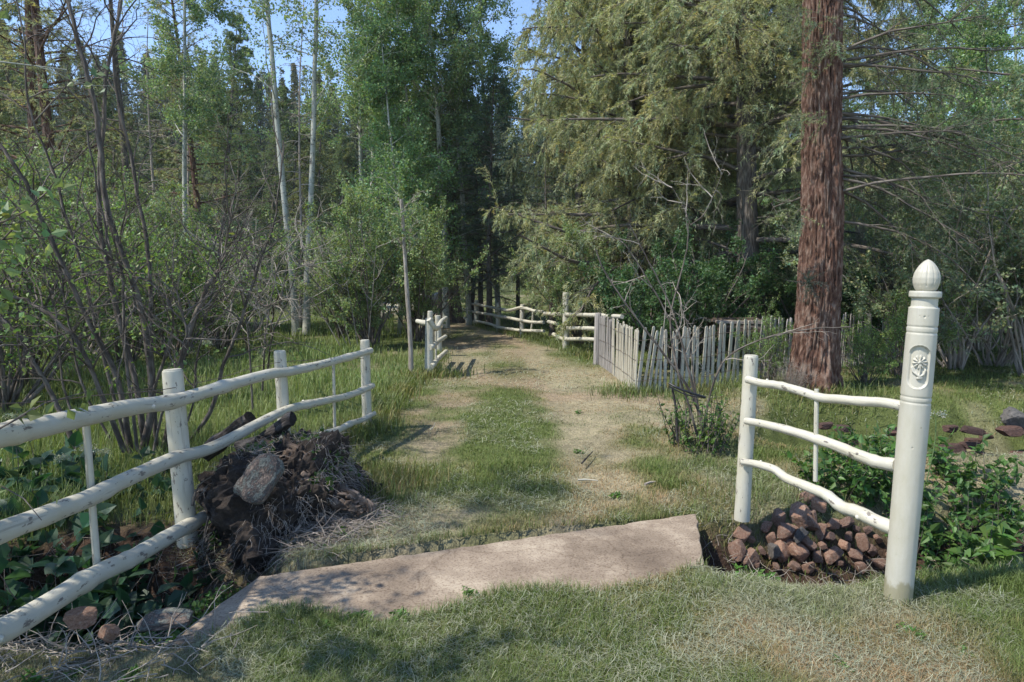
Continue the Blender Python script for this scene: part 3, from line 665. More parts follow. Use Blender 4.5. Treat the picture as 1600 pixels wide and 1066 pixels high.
for i, (x, y, s) in enumerate(pile):
    Yb = bankY(x, y) - .02; r = s * (1.12 if i % 3 else 1.5) / FPX * Yb
    put_rock(x, y, Yb, r, 'angular reddish-brown stone in the heap under the white gate rails', 'stones heaped in the ditch under the gate rails', seed=i, sq=(.8 + .7 * ((i * 37) % 10) / 10, .75 + .4 * ((i * 53) % 10) / 10, .55 + .5 * ((i * 17) % 10) / 10))
put_rock(1262, 777, bankY(1262, 777), .085, 'broad tan stone at the top of the heap under the white gate rails', seed=43, sq=(1.5, 1, .8))
put_rock(1250, 838, bankY(1250, 838) - .08, .062, 'blue-black stone in the middle of the heap under the gate rails', seed=44, mat='greyrock', sq=(.8, .8, 1.3))
put_rock(1208, 858, bankY(1208, 858) - .09, .06, 'grey stone lowest left in the heap, above the green weed tuft', seed=46, mat='greyrock', sq=(1.2, .9, .8))
# stone bank at the right, behind the carved post
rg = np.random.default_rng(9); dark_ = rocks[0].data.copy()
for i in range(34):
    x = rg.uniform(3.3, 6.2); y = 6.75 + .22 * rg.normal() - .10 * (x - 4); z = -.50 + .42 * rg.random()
    o = rocks[i % 6].copy(); o.data = dark_ if (i % 6) == 0 else o.data.copy(); o.data.materials[0] = M['redrock_shade_tone']; C.objects.link(o); o.location = (x, 6.98 + .09 * rg.normal() - .03 * (x - 4) + z * .35, z); s_ = rg.uniform(.06, .125); o.scale = (s_ * 1.7, s_, s_ * .6)
    o.rotation_euler = (0, rg.uniform(-.15, .15), rg.uniform(-.5, .5)); tag(o, 'flat red stone coloured darker for shade in the stream bank right of the carved post', 'rock', 'stones in the shaded stream bank')
put_rock(1585, 655, 6.85, .17, 'large rounded grey-brown boulder on the shaded stream bank at the right edge', seed=50, mat='greyrock', sq=(1.3, .8, .8), rot=(.3, .4, .3))
# stones at the left edge of the slab
put_rock(126, 968, 2.62, .07, 'rust-red brick-like stone lying in the weeds left of the slab', seed=51, sq=(1.1, .8, .7), rot=(.2, .1, .6))
put_rock(168, 992, 2.55, .055, 'small dark red stone beside the rust-red one in the left ditch', seed=52, sq=(1.2, .9, .7))
put_rock(262, 968, 2.72, .085, 'flat pinkish stone against the near left corner of the slab', seed=54, mat='lichenrock', sq=(1.7, .9, .45), rot=(0, .05, .35))

# ------------------------------------------------------------------ root mound with logs
MC = np.array([-1.50, 4.22])
root = empty('uprooted_stump', (MC[0], MC[1], 0)); tag(root, 'dark uprooted stump and root mound full of soil beside the slab, under the left fence', 'tree stump')
K = lambda o: keep(o, root)
V, F = icos(6); r = 1 + .34 * (noise(V * 2.1 + 5, 3) - .5) * 2 + .15 * (noise(V * 6, 4) - .5) * 2 + .10 * (noise(V * 14, 5) - .5) * 2 + .07 * (noise(V * 34, 6) - .5) * 2
P = V * r[:, None] * np.array([.50, .52, .51]) + np.array([MC[0], MC[1], -.06]); P[:, 2] = np.where(P[:, 2] < -.06, -.06 + (P[:, 2] + .06) * .9, P[:, 2])
g = Geo(); g.add(P, F); K(g.build('soil', M['soil'], root))
def stick(name, parent, pts, r0, r1, mat, seed=0, rough=.3, sides=14, n=50, root_=None):
    p, r = smoothline(pts, n, (r0, r1)); g = Geo()
    if rough >= .5:
        p = p + (noise(np.stack([np.arange(n) * .35, np.full(n, seed * 9.), np.zeros(n)], -1))[:, None] - .5) * .05 * np.array([.3, .3, 1]); r = r * (1 + .35 * (noise(np.stack([np.arange(n) * .3, np.full(n, seed * 5.), np.ones(n)], -1)) - .5))
        tubes(g, p, r, sides, rough=rough * .3, seed=seed)
        V_ = g.V[0]; T_ = g.T[0]; q = noise(T_ * np.array([38, 38, 5]), 7) * .75 + noise(T_ * np.array([90, 90, 16]), 8) * .25; cen = np.repeat(p, sides, 0); V_ += ((V_ - cen) * (.9 * (q - .5))[:, None]).astype(np.float32)
    else: tubes(g, p, r, sides, rough=rough, seed=seed)
    o = g.build(name, M[mat], parent, smooth=True)
    return o
A = lambda px, py, Y: at(px, py, Y)
K(stick('root', root, [A(452, 712, 4.25), A(490, 735, 4.1), A(520, 762, 4.05), A(548, 778, 4.0), A(578, 795, 3.98)], .072, .035, 'rot_wood', 1, .55, 48, 120))
K(stick('root', root, [A(440, 705, 4.45), A(480, 728, 4.35), A(512, 745, 4.3), A(540, 765, 4.25)], .05, .025, 'rot_wood', 2, .55, 40, 100))
K(stick('root', root, [A(472, 745, 4.0), A(500, 772, 3.95), A(540, 790, 3.9), A(566, 800, 3.9)], .035, .016, 'rot_wood', 3, .55, 36, 90))
for i, (pts, r0) in enumerate((([(352, 800), (372, 850), (380, 885)], .012), ([(360, 780), (330, 800), (318, 845), (308, 885)], .010), ([(408, 850), (395, 880), (402, 900)], .010), ([(372, 845), (377, 880), (371, 905)], .012), ([(470, 820), (440, 855), (420, 880)], .008), ([(300, 790), (310, 760), (330, 745)], .008), ([(385, 815), (362, 835), (356, 868)], .009), ([(425, 838), (415, 865), (398, 885)], .006))):
    K(stick('root', root, [A(x, y, 3.78 - .04 * (i % 3)) for x, y in pts], r0, r0 * .4, 'shrub_bark' if i % 2 else 'dead_wood', i, .2, 7, 20))
# hanging dry grass and rootlets on the mound
rg = np.random.default_rng(5); g = Geo(); N = 5200; th = rg.uniform(0, 2 * math.pi, N); ph = rg.uniform(-.1, 1.35, N)
S = np.stack([np.cos(th) * np.cos(ph), np.sin(th) * np.cos(ph), np.sin(ph)], -1); Pp = MC0 = S * np.array([.50, .52, .51]) * (1 + .34 * (noise(S * 2.1 + 5, 3) - .5) * 2)[:, None] + np.array([MC[0], MC[1], -.05])
kp = noise(Pp * 6, 8) > .45; Pp = Pp[kp]; D = S[kp] + rg.normal(0, .7, Pp.shape); Q = grow(Pp, D, rg.uniform(.05, .16, len(Pp)), 3, .25, -.45, rg)
tubes(g, Q, np.linspace(.0016, .0007, 4), 3, cap=False, col=(.1, .1, .1))
K(g.build('rootlets', M['dead_wood'], root))
g = Geo(); kp = (noise(Pp * 3.3, 12) > .52); leaves(g, Pp[kp] + rg.normal(0, .02, (kp.sum(), 3)), .035, (.06, .11, .025), rg); K(g.build('moss_and_sprouts', M['leaf'], root))
charred = [([(318, 712, 4.9), (345, 690, 4.95), (370, 672, 5.0), (392, 655, 5.0)], .055, .075, 'dark charred log poking up behind the middle rail of the left fence'),
           ([(375, 700, 4.6), (405, 690, 4.55), (430, 672, 4.5), (450, 657, 4.45), (457, 655, 4.44)], .055, .048, 'black charred branch stub sticking out of the stump above the lichen rock')]
for i, (pts, r0, r1, lb) in enumerate(charred):
    o = stick('charred_log', None, [A(*p) for p in pts], r0, r1, 'char', 20 + i, .35, 18); tag(o, lb, 'log')
V, F = ICO4; g = Geo(); Vr = ICO4[0]; rr_ = 1 + .22 * (noise(Vr * 1.6 + 3, 21) * 2 - 1) + .07 * (noise(Vr * 5, 22) * 2 - 1) + .03 * (noise(Vr * 14, 23) * 2 - 1); g.add(np.sign(Vr) * np.abs(Vr) ** .85 * rr_[:, None], ICO4[1]); o = g.build('rock', M['lichenrock'], smooth=True); o.location = A(407, 747, 3.64); o.scale = (.098, .06, .148); o.rotation_euler = (R(-25), R(32), R(8))
tag(o, 'big flat lichen-spotted rock leaning on the front of the dark stump', 'rock')
put_rock(352, 790, 3.72, .07, 'rough brown rock half buried in the stump just below the lichen rock', seed=57, mat='lichenrock', sq=(1.3, .8, .9))

# ------------------------------------------------------------------ trees
def thing_from(parts, name, loc, label, cat, group=None, rot=(0, 0, 0), sc=1.):
    e = empty(name, loc); e.rotation_euler = rot; e.scale = (sc, sc, sc) if np.isscalar(sc) else sc
    for o in parts: o.parent = e
    return tag(e, label, cat, group)
def conifer(seed, Ht, r0, zb, Lmax, nb, col, sec=12, ter=5, nm=10, ln=.055, wd=.007, droop=-.05, updir=.05, bark='dark_bark', dead=0, sparse=1., top=.0, taper=.85, curtain=-.12, nsides=14):
    rg = np.random.default_rng(seed); tr = grow(np.zeros((1, 3)), [[0, 0, 1]], Ht, 14, .018, 0, rg); gt = Geo()
    u = np.linspace(0, 1, 15); rad = r0 * (1 - u * .93); P, rr = smoothline(tr[0], 60, rad); rr = rr * (1 + .35 * np.exp(-np.linspace(0, Ht, 60) / .5)); tubes(gt, P, rr, nsides, rough=.09, seed=seed)
    z = np.sort(rg.uniform(0, 1, nb) ** .8) * (Ht - zb) + zb; i = np.minimum((z / Ht * 59).astype(int), 58); B = P[i]
    az = np.arange(nb) * 2.39996 + rg.normal(0, .4, nb); fr = (z - zb) / (Ht - zb); L = (Lmax * (1 - fr) ** taper + .25) * rg.uniform(.65, 1.15, nb)
    D = np.stack([np.cos(az), np.sin(az), updir + .5 * fr + rg.normal(0, .1, nb)], -1)
    pr = grow(B, D, L, 9, .07, droop, rg); rb = np.minimum(.014 * L + .004, r0 * .3)[:, None] * np.linspace(1, .25, 10)[None]
    tubes(gt, pr, rb, 6, cap=False)
    sP, sD, si, st = spawn(pr, sec, .12, 1, (.6, 1.2), rg, flat=.75); sL = L[si] * .30 * (1.15 - .6 * st) * rg.uniform(.5, 1.3, len(si)) + .05
    se = grow(sP, sD, sL, 4, .10, curtain, rg); tubes(gt, se, np.linspace(.0065, .002, 5) * (1 + ln * 4), 4, cap=False)
    gn = Geo(); 
    tP, tD, ti, tt = spawn(se, ter, .1, 1, (.4, 1.1), rg, flat=.4); tw = grow(tP, tD, sL[ti] * .32 * rg.uniform(.5, 1.3, len(ti)) + .04, 3, .12, curtain * 1.2, rg)
    if sparse < 1: k = noise(tw[:, 0] * .9 + seed, seed) < sparse; tw2 = tw[k]; tubes(gt, tw[~k], np.linspace(.003, .0012, 4), 3, cap=False)
    else: tw2 = tw
    tubes(gt, tw2[::2], np.linspace(.003, .0015, 4), 3, cap=False)
    if nm: needles(gn, tw2, nm, ln, wd, col, rg, fwd=1.25)
    k2 = se if sparse >= 1 else se[noise(se[:, 0] * .9 + seed, seed) < sparse]
    if nm: needles(gn, k2, nm * 2, ln, wd, col, rg, fwd=1.25)
    if dead:                                             # bare stubs on the lower trunk
        dz = rg.uniform(.8, zb + 1, dead); di = np.minimum((dz / Ht * 59).astype(int), 58); a = rg.uniform(0, 6.28, dead)
        ds = grow(P[di], np.stack([np.cos(a), np.sin(a), rg.uniform(-.3, .2, dead)], -1), rg.uniform(.3, 1.4, dead), 5, .12, -.03, rg); tubes(gt, ds, np.linspace(.012, .003, 6), 4, cap=False)
        q, qd, _, _ = spawn(ds, 4, .3, 1, (.5, 1.2), rg); tubes(gt, grow(q, qd, .3, 3, .15, -.03, rg), np.linspace(.004, .0015, 4), 3, cap=False)
    t = gt.build('trunk', M[bark], smooth=True)
    return [t] + ([gn.build('crown', M['needle'], hide_T=True)] if gn.n else [])
def broad(seed, Ht, r0, zb, Lmax, nb, col, nl, size, bark='aspen_bark', bright=.5, up=.45, lean=0., wig=.02, sub=6, twig='shrub_bark'):
    rg = np.random.default_rng(seed); tr = grow(np.zeros((1, 3)), [[lean, 0, 1]], Ht, 16, wig, .0, rg); gt = Geo()
    u = np.linspace(0, 1, 17); P, rr = smoothline(tr[0], 70, r0 * (1 - u * .85)); rr = rr * (1 + .25 * np.exp(-np.linspace(0, Ht, 70) / .4)); tubes(gt, P, rr, 14, rough=.06, seed=seed)
    z = rg.uniform(zb, Ht * .98, nb); i = np.minimum((z / Ht * 69).astype(int), 68); az = rg.uniform(0, 6.28, nb); fr = (z - zb) / (Ht - zb)
    L = Lmax * (1 - .65 * fr) * rg.uniform(.5, 1.2, nb); D = np.stack([np.cos(az), np.sin(az), up + rg.normal(0, .25, nb)], -1)
    pr = grow(P[i], D, L, 7, .14, .02, rg); tubes(gt, pr, (.006 * L + .003)[:, None] * np.linspace(1, .2, 8)[None], 5, cap=False)
    sP, sD, si, st = spawn(pr, sub, .25, 1, (.4, 1.2), rg); se = grow(sP, sD, L[si] * .35 * rg.uniform(.5, 1.2, len(si)), 4, .2, .0, rg)
    tubes(gt, se, np.linspace(.005, .0015, 5), 3, cap=False)
    gl = Geo(); m = max(1, nl // len(se)); lp, _, li, _ = spawn(se, m, .1, 1, (.3, 1.5), rg); lp = lp + rg.normal(0, size * 1.1, lp.shape)
    cl = np.array(col)[None] * (.7 + .6 * rg.random((len(se), 1)))[li]; leaves(gl, lp, size, cl, rg)
    return [gt.build('trunk', M[bark], smooth=True), gl.build('crown', M['leaf'], hide_T=True)]
def shrub(seed, Ht, ns, spread, col, nl, size, bark='shrub_bark', r0=.022, sub=7, sub2=5, wig=.09, bare=.0):
    rg = np.random.default_rng(seed); a = rg.uniform(0, 6.28, ns); sp_ = np.abs(rg.normal(0, spread, ns))
    B = np.stack([np.cos(a) * .18 * rg.random(ns), np.sin(a) * .18 * rg.random(ns), np.full(ns, -.05)], -1); L = Ht * rg.uniform(.6, 1.15, ns)
    st = grow(B, np.stack([np.cos(a) * sp_, np.sin(a) * sp_, np.ones(ns)], -1), L, 10, wig, .03, rg); gt = Geo(); tubes(gt, st, (r0 * rg.uniform(.5, 1.3, ns))[:, None] * np.linspace(1, .2, 11)[None], 7, cap=False, rough=.1)
    sP, sD, si, tt = spawn(st, sub, .25, 1, (.35, 1.0), rg); sL = L[si] * .38 * rg.uniform(.4, 1.1, len(si)) * (1.2 - .6 * tt); se = grow(sP, sD, sL, 6, .14, .03, rg)
    tubes(gt, se, r0 * .33 * np.linspace(1, .3, 7), 5, cap=False)
    tP, tD, ti, _ = spawn(se, sub2, .15, 1, (.4, 1.1), rg); tw = grow(tP, tD, sL[ti] * .4 * rg.uniform(.5, 1.2, len(ti)), 4, .18, .02, rg); tubes(gt, tw, np.linspace(.0035, .0012, 5), 3, cap=False)
    out = [gt.build('stems', M[bark], smooth=True)]
    if nl:
        gl = Geo(); keepm = noise(tw[:, 2] * .9 + seed, seed + 2) > bare; tw = tw[keepm]; m = max(1, nl // max(1, len(tw))); lp, _, li, _ = spawn(tw, m, .1, 1, (.3, 1.4), rg); lp = lp + rg.normal(0, size * .6, lp.shape)
        cl = np.array(col)[None] * (.65 + .7 * rg.random((len(tw), 1)))[li]; leaves(gl, lp, size, cl, rg, width=.3); out.append(gl.build('leaves', M['leaf'], hide_T=True))
    return out
PROTO = {}
def proto(key, parts):
    e = empty(key); 
    for o in parts: o.parent = e; C.objects.unlink(o)
    C.objects.unlink(e); PROTO[key] = e
def unlink_protos():
    for e in PROTO.values():
        for ch in list(e.children): bpy.data.objects.remove(ch)
        bpy.data.objects.remove(e)
def place(key, name, px, Y, label, cat, group=None, sc=1., rz=0., lean=(0, 0), X=None, z=None):
    o = copy_tree(PROTO[key]); o.name = name
    x = (px - 800) / FPX * (Y * cp + (CAMH) * sp) if X is None else X
    o.location = (x, Y, hz(x, Y) if z is None else z); o.rotation_euler = (lean[1], lean[0], rz) ; o.scale = (sc, sc, sc) if np.isscalar(sc) else sc
    for ch in o.children: ch.name = ch.name.split('.')[0]
    return tag(o, label, cat, group)
OLIVE = (.35, .365, .20); DKG = (.18, .24, .145); MIDG = (.17, .22, .10); BLU = (.085, .14, .10)
ASP = (.20, .275, .14); WIL = (.21, .275, .12); BRT = (.18, .265, .08); DLEAF = (.07, .13, .05)
# near conifers
proto('fir_a', conifer(1, 13, .25, 1.9, 4.3, 150, OLIVE, sec=22, ter=9, nm=20, ln=.085, wd=.012, droop=-.045, updir=.14, dead=12, curtain=-.22, taper=.7))
proto('fir_b', conifer(2, 11, .18, 1.0, 3.2, 135, (.34, .36, .20), sec=20, ter=8, nm=19, ln=.085, wd=.0125, droop=-.03, updir=.18, dead=10, curtain=-.17, taper=.7))
proto('spruce_dark', conifer(3, 15, .20, 1.8, 2.6, 120, DKG, sec=12, ter=6, nm=10, ln=.08, wd=.015, droop=-.03, dead=24, sparse=.6))
proto('spruce_blue', conifer(4, 9, .12, .9, 2.2, 85, BLU, sec=11, ter=5, nm=8, ln=.07, wd=.012, droop=-.03, dead=8))
proto('pine_mid', conifer(5, 15, .16, 3.2, 2.4, 90, OLIVE, sec=9, ter=5, nm=9, ln=.09, wd=.014, droop=.0, updir=.2, dead=26, bark='pine_bark', sparse=.75))
proto('con_mid1', conifer(6, 14, .16, 1.0, 2.5, 120, MIDG, sec=10, ter=4, nm=6, ln=.11, wd=.022, droop=-.02, nsides=8))
proto('con_mid2', conifer(7, 12, .14, .8, 2.1, 110, (.22, .245, .115), sec=10, ter=4, nm=6, ln=.11, wd=.022, droop=-.02, nsides=8))
proto('dead_pole', conifer(8, 14, .10, 2.0, 1.5, 60, OLIVE, sec=5, ter=3, nm=0, ln=.05, wd=.01, bark='dead_wood', sparse=0))
proto('dead_dark', conifer(9, 14, .12, 2.5, 1.7, 45, (.06, .06, .03), sec=5, ter=3, nm=3, ln=.07, wd=.012, bark='dark_bark', sparse=.35))
proto('aspen_a', broad(11, 15, .095, 5.8, 2.3, 80, ASP, 30000, .07, up=.6))
proto('aspen_b', broad(12, 13, .095, 5.2, 2.2, 80, ASP, 30000, .07, up=.6, lean=.03))
proto('aspen_low', broad(13, 8, .06, .9, 1.9, 90, (.19, .29, .125), 21000, .062, up=.5))
proto('willow_a', shrub(21, 3.0, 26, .38, WIL, 24000, .055))
proto('willow_b', shrub(22, 2.4, 22, .5, BRT, 10000, .05))
proto('willow_c', shrub(23, 3.6, 20, .42, (.22, .27, .15), 26000, .052, bark='dead_wood', bare=.2, wig=.17, r0=.017))
proto('bush_dark', shrub(24, 2.0, 18, .45, DLEAF, 20000, .055, sub=6))
proto('thicket', shrub(25, 2.6, 36, .45, (.16, .15, .08), 2500, .04, bark='twig', r0=.014, sub=9, sub2=7, bare=.6))

# ------------------------------------------------------------------ woods placed one by one
place('fir_a', 'fir_tree', 1165, 12.8, 'tall olive-green fir with a grey trunk and drooping boughs behind the picket fence', 'tree', rz=.4)
place('fir_b', 'fir_tree', 990, 15.2, 'bushy olive fir with boughs down to the rails, right of the track bend', 'tree', rz=1., sc=(1, 1, 1.25))
place('fir_b', 'fir_tree', 900, 18.2, 'smaller olive fir at the left end of the firs beside the far fence', 'tree', sc=(.8, .8, 1.3), rz=2.6)
place('fir_b', 'fir_tree', 1085, 15.8, 'dense olive fir filling the gap between the bushy fir and the grey-trunked one', 'tree', rz=4.4, sc=(1.1, 1.1, 1.2))
place('fir_a', 'fir_tree', 1060, 18.0, 'tallest olive fir, rising behind the bushy one right of the track bend', 'tree', rz=3.3, sc=1.05)
place('spruce_dark', 'spruce_tree', 1500, 9.8, 'dark drooping spruce hanging into the upper right corner', 'tree', X=9.1, sc=1.0, rz=1.2)
place('spruce_dark', 'spruce_tree', 690, 20.3, 'dark spruce with the left of the three trunks at the track bend', 'tree', rz=.1, sc=(.8, .8, .62))
place('spruce_dark', 'spruce_tree', 703, 20.8, 'dark spruce with the middle of the three trunks at the track bend', 'tree', rz=2.1, sc=(.7, .7, .55))
place('spruce_dark', 'spruce_tree', 716, 20.5, 'dark spruce with the right of the three trunks at the track bend', 'tree', rz=4.1, sc=(.75, .75, .5))
place('spruce_dark', 'spruce_tree', 736, 21.5, 'thin dark spruce just left of the first far fence post', 'tree', rz=1.1, sc=(.5, .5, .45))
place('spruce_dark', 'spruce_tree', 752, 21.0, 'thin dark spruce right behind the first far fence post', 'tree', rz=3.0, sc=(.5, .5, .48))
place('spruce_blue', 'spruce_tree', 765, 18.8, 'blue-green young spruce between the track bend and the leaning aspen', 'tree', sc=.8)
place('spruce_dark', 'spruce_tree', 810, 22, 'slim black-trunked spruce between the leaning aspen and the firs', 'tree', rz=3.0, sc=(.4, .4, .4))
place('dead_dark', 'dead_tree', 863, 15.2, 'thin dark bare trunk standing at the joint of the far fence rails', 'tree', sc=(.6, .6, .3), rz=1)
place('aspen_a', 'aspen_tree', 697, 18.6, 'pale aspen trunk in front of the dark spruces at the track bend', 'tree', rz=.5)
place('aspen_a', 'aspen_tree', 779, 22, 'grey aspen leaning right behind the far fence', 'tree', lean=(.065, 0), rz=2.)
place('aspen_b', 'aspen_tree', 733, 19.8, 'light green leafy aspen standing behind the three dark trunks', 'tree', rz=2.2, sc=.95)
proto('aspen_thin', broad(15, 15, .09, 5.2, 2.2, 50, ASP, 7000, .065, up=.5))
place('aspen_thin', 'aspen_tree', 463, 16, 'pale aspen with a dark scar at its foot, left of the pair in the meadow', 'tree', lean=(-.03, 0), rz=1.2)
place('aspen_thin', 'aspen_tree', 479, 16.3, 'straighter pale aspen, right of the pair in the meadow', 'tree', lean=(-.045, 0), rz=4.2)
place('aspen_a', 'aspen_tree', 566, 21, 'white aspen trunk, left of the close pair above the willow clump', 'tree', lean=(-.01, 0), rz=3.2, sc=.95)
place('aspen_b', 'aspen_tree', 580, 21.4, 'thinner white aspen, right of the close pair above the willow clump', 'tree', lean=(-.03, 0), rz=5.2, sc=1.1)
place('aspen_b', 'aspen_tree', 292, 23, 'leafy aspen whose crown hangs over the red pine trunk', 'tree', rz=5.2, sc=1.15)
place('pine_mid', 'pine_tree', 322, 26, 'pine with a straight bare reddish trunk in the left meadow', 'tree', lean=(-.035, 0), rz=1)
place('pine_mid', 'pine_tree', 97, 15.5, 'dark-trunked pine with olive boughs, right of two at the upper left', 'tree', lean=(-.02, 0), rz=2)
place('pine_mid', 'pine_tree', 74, 16.2, 'dark-trunked pine with olive boughs, left of two at the upper left', 'tree', lean=(.0, 0), rz=3.4)
place('dead_pole', 'dead_tree', 256, 24, 'pale dead tree with bare drooping twigs left of the red pine', 'tree', lean=(-.01, 0), rz=1, sc=.8)
place('dead_pole', 'dead_tree', 296, 27, 'pale dead tree with bare twigs close behind the red pine', 'tree', rz=3, sc=.75)
place('dead_dark', 'dead_tree', 216, 18, 'tall straight grey-black dead trunk behind the bare shrub', 'tree', rz=1)
place('dead_pole', 'dead_tree', 470, 18, 'slim white dead stem between the two meadow aspens', 'tree', rz=2.2, sc=(.5, .5, .7))
place('aspen_low', 'aspen_tree', 625, 16.5, 'low leafy green aspen left of the dark spruces', 'tree', rz=2.2)
place('aspen_low', 'aspen_tree', 664, 18.5, 'taller leafy green aspen directly left of the dark spruces', 'tree', rz=4.2, sc=1.15)
for i, (px, Y, k, s) in enumerate([(1400, 22, 'aspen_b', .9), (1490, 20, 'aspen_a', .85), (1560, 17, 'aspen_low', 1.2), (1450, 24, 'aspen_low', 1.3), (1330, 26, 'aspen_low', 1.1), (1585, 24, 'aspen_a', 1.), (1240, 24, 'aspen_low', 1.2), (1100, 25, 'aspen_low', 1.2)]):
    place(k, 'aspen_tree', px, Y, 'aspen with pale trunk standing deep among the trees behind the fences', 'tree', 'aspens back in the woods', rz=i * 1.3, sc=s)
rg = np.random.default_rng(17)
for i in range(64):
    Y = 27 + 30 * (i / 64) ** 1.0 + rg.uniform(-2, 2); px = rg.uniform(-60, 1660)
    if 420 < px < 445 or 640 < px < 665: px += 40
    if 560 < px < 900 and Y < 46: px += 420 if px > 700 else -420
    k = ['con_mid1', 'con_mid2'][i % 2]; s = rg.uniform(.55, .82)
    place(k, 'conifer_tree', px, Y, 'conifer at the foot of the wooded hillside beyond the meadow', 'tree', 'conifers at the foot of the hillside', rz=rg.uniform(0, 6), sc=s)
for px, Y, s in ((345, 30, .98), (375, 33, .9), (500, 34, .85), (130, 27, .75), (20, 20, .8), (160, 30, .8), (205, 34, .85), (420, 36, .85), (-20, 17, .9), (45, 26, 1.05), (1345, 30, .95), (1520, 30, 1.1), (960, 34, 1.1), (1020, 32, 1.2), (1150, 26, 1.2), (1290, 34, 1.)):
    place('con_mid%d' % (1 + (px % 3 > 0)), 'conifer_tree', px, Y, 'full green conifer standing among the trees behind the meadow', 'tree', 'full conifers behind the meadow', rz=px, sc=s)
proto('willow_twiggy', shrub(27, 3.1, 13, .34, WIL, 5200, .05, r0=.018, wig=.1))
proto('aspen_sparse', broad(14, 8.5, .08, 2.8, 2.4, 34, ASP, 2600, .065, up=.3))
place('willow_twiggy', 'willow_shrub', 0, 2.2, 'twiggy willow shrub standing left of the camera, outside the photo', 'shrub', X=-3.42, sc=1.28)
place('aspen_sparse', 'aspen_tree', 0, 3.4, 'sparse young aspen beyond the ditch at the far left, outside the photo', 'tree', X=-5.1, rz=2.)
# shrubs
W = 'willow clump'
place('willow_a', 'willow_shrub', 578, 13.4, 'many-stemmed green willow clump left of the sapling, behind the near fence end', 'shrub', rz=.3)
place('willow_a', 'willow_shrub', 652, 15.0, 'darker willow clump right behind the slender sapling', 'shrub', rz=2.3, sc=.95)
place('willow_a', 'willow_shrub', 536, 15.5, 'willow clump partly hidden behind the left side of the larger clump', 'shrub', rz=4.3, sc=.8)
for i, (px, Y, k, s) in enumerate([(-10, 7.2, 'willow_b', 1.1), (45, 8.6, 'willow_b', 1.1), (120, 9.8, 'willow_c', .8), (190, 11., 'willow_b', 1.1), (270, 12, 'willow_b', 1.0), (350, 13.5, 'willow_b', 1.0), (20, 11.5, 'willow_c', 1.1), (110, 13, 'willow_a', 1.2), (230, 15, 'willow_a', 1.1), (395, 17, 'willow_c', .9), (330, 18, 'willow_a', 1.), (520, 20, 'willow_b', 1.)]):
    place(k, 'willow_shrub', px, Y, 'leafy green shrub in the meadow behind the bare dark-stemmed shrub', 'shrub', 'leafy shrubs in the left meadow', rz=i * 1.7, sc=s)
for i, (px, Y, k, s) in enumerate([(1490, 10.2, 'willow_c', 1.05), (1555, 10.6, 'willow_c', 1.1), (1620, 9.2, 'willow_c', 1.1), (1530, 13, 'willow_c', 1.2), (1600, 13, 'willow_a', 1.3), (1450, 15, 'willow_c', 1.1), (1385, 17, 'willow_c', 1.0)]):
    place(k, 'willow_shrub', px, Y, 'tangled grey-stemmed green shrub right of the carved post, beyond the shaded stream', 'shrub', 'grey-stemmed shrubs beyond the stream', rz=i * 1.9, sc=s)
for i, (px, Y, s) in enumerate([(1350, 14, 1.), (1410, 14.5, 1.1), (1445, 12.8, .9), (1320, 16, 1.1), (560, 22, .7)]):
    place('thicket', 'bare_thicket', px, Y, 'tangle of bare pale twigs growing in the meadow brush', 'shrub', 'bare twig thickets', rz=i * 1.9, sc=s)
for i, (px, Y, s, lb) in enumerate([(1050, 10.6, 1.0, 'dark green leafy bush behind the left half of the picket fence'), (1085, 12.6, 1.1, 'dark green leafy bush just left of the plank table'), (1235, 12.8, 1.1, 'dark leafy bush behind the plank table, beside the pine trunk'), (1340, 12.2, .9, 'dark leafy bush right of the pine trunk behind the pickets'), (1005, 13.2, 1.0, 'dark leafy bush behind the front corner of the picket fence')]):
    place('bush_dark', 'leafy_bush', px, Y, lb, 'shrub', rz=i * 1.3, sc=s)
for i, (px, Y) in enumerate([(925, 21), (960, 23)]):
    place('willow_a', 'willow_shrub', px, Y, 'green shrub in the bright meadow behind the far fence', 'shrub', 'shrubs behind the far fence', rz=i, sc=.8)
place('willow_b', 'leafy_shrub', 1352, 8.6, 'low bright green leafy shrub right of the pine trunk, behind the top gate rail', 'shrub', sc=(.34, .34, .36), rz=2)
place('willow_b', 'leafy_shrub', 1200, 8.5, 'low bright green leafy shrub left of the pine trunk, in front of the pickets', 'shrub', sc=(.3, .3, .42), rz=4)
place('thicket', 'dead_brush', 1238, 7.9, 'low brown tangle of twigs at the foot of the big pine', 'shrub', sc=(.2, .2, .17), rz=1)
place('willow_b', 'leafy_shrub', 1400, 9.4, 'low bright green leafy shrub left of the carved post, before the grey planks', 'shrub', sc=.55, rz=5)
g = (('leaning dark willow stems behind the far post, under the firs', 905, 14.2, .8),)
for lb, px, Y, s in g: place('willow_a', 'willow_shrub', px, Y, lb, 'shrub', sc=s)

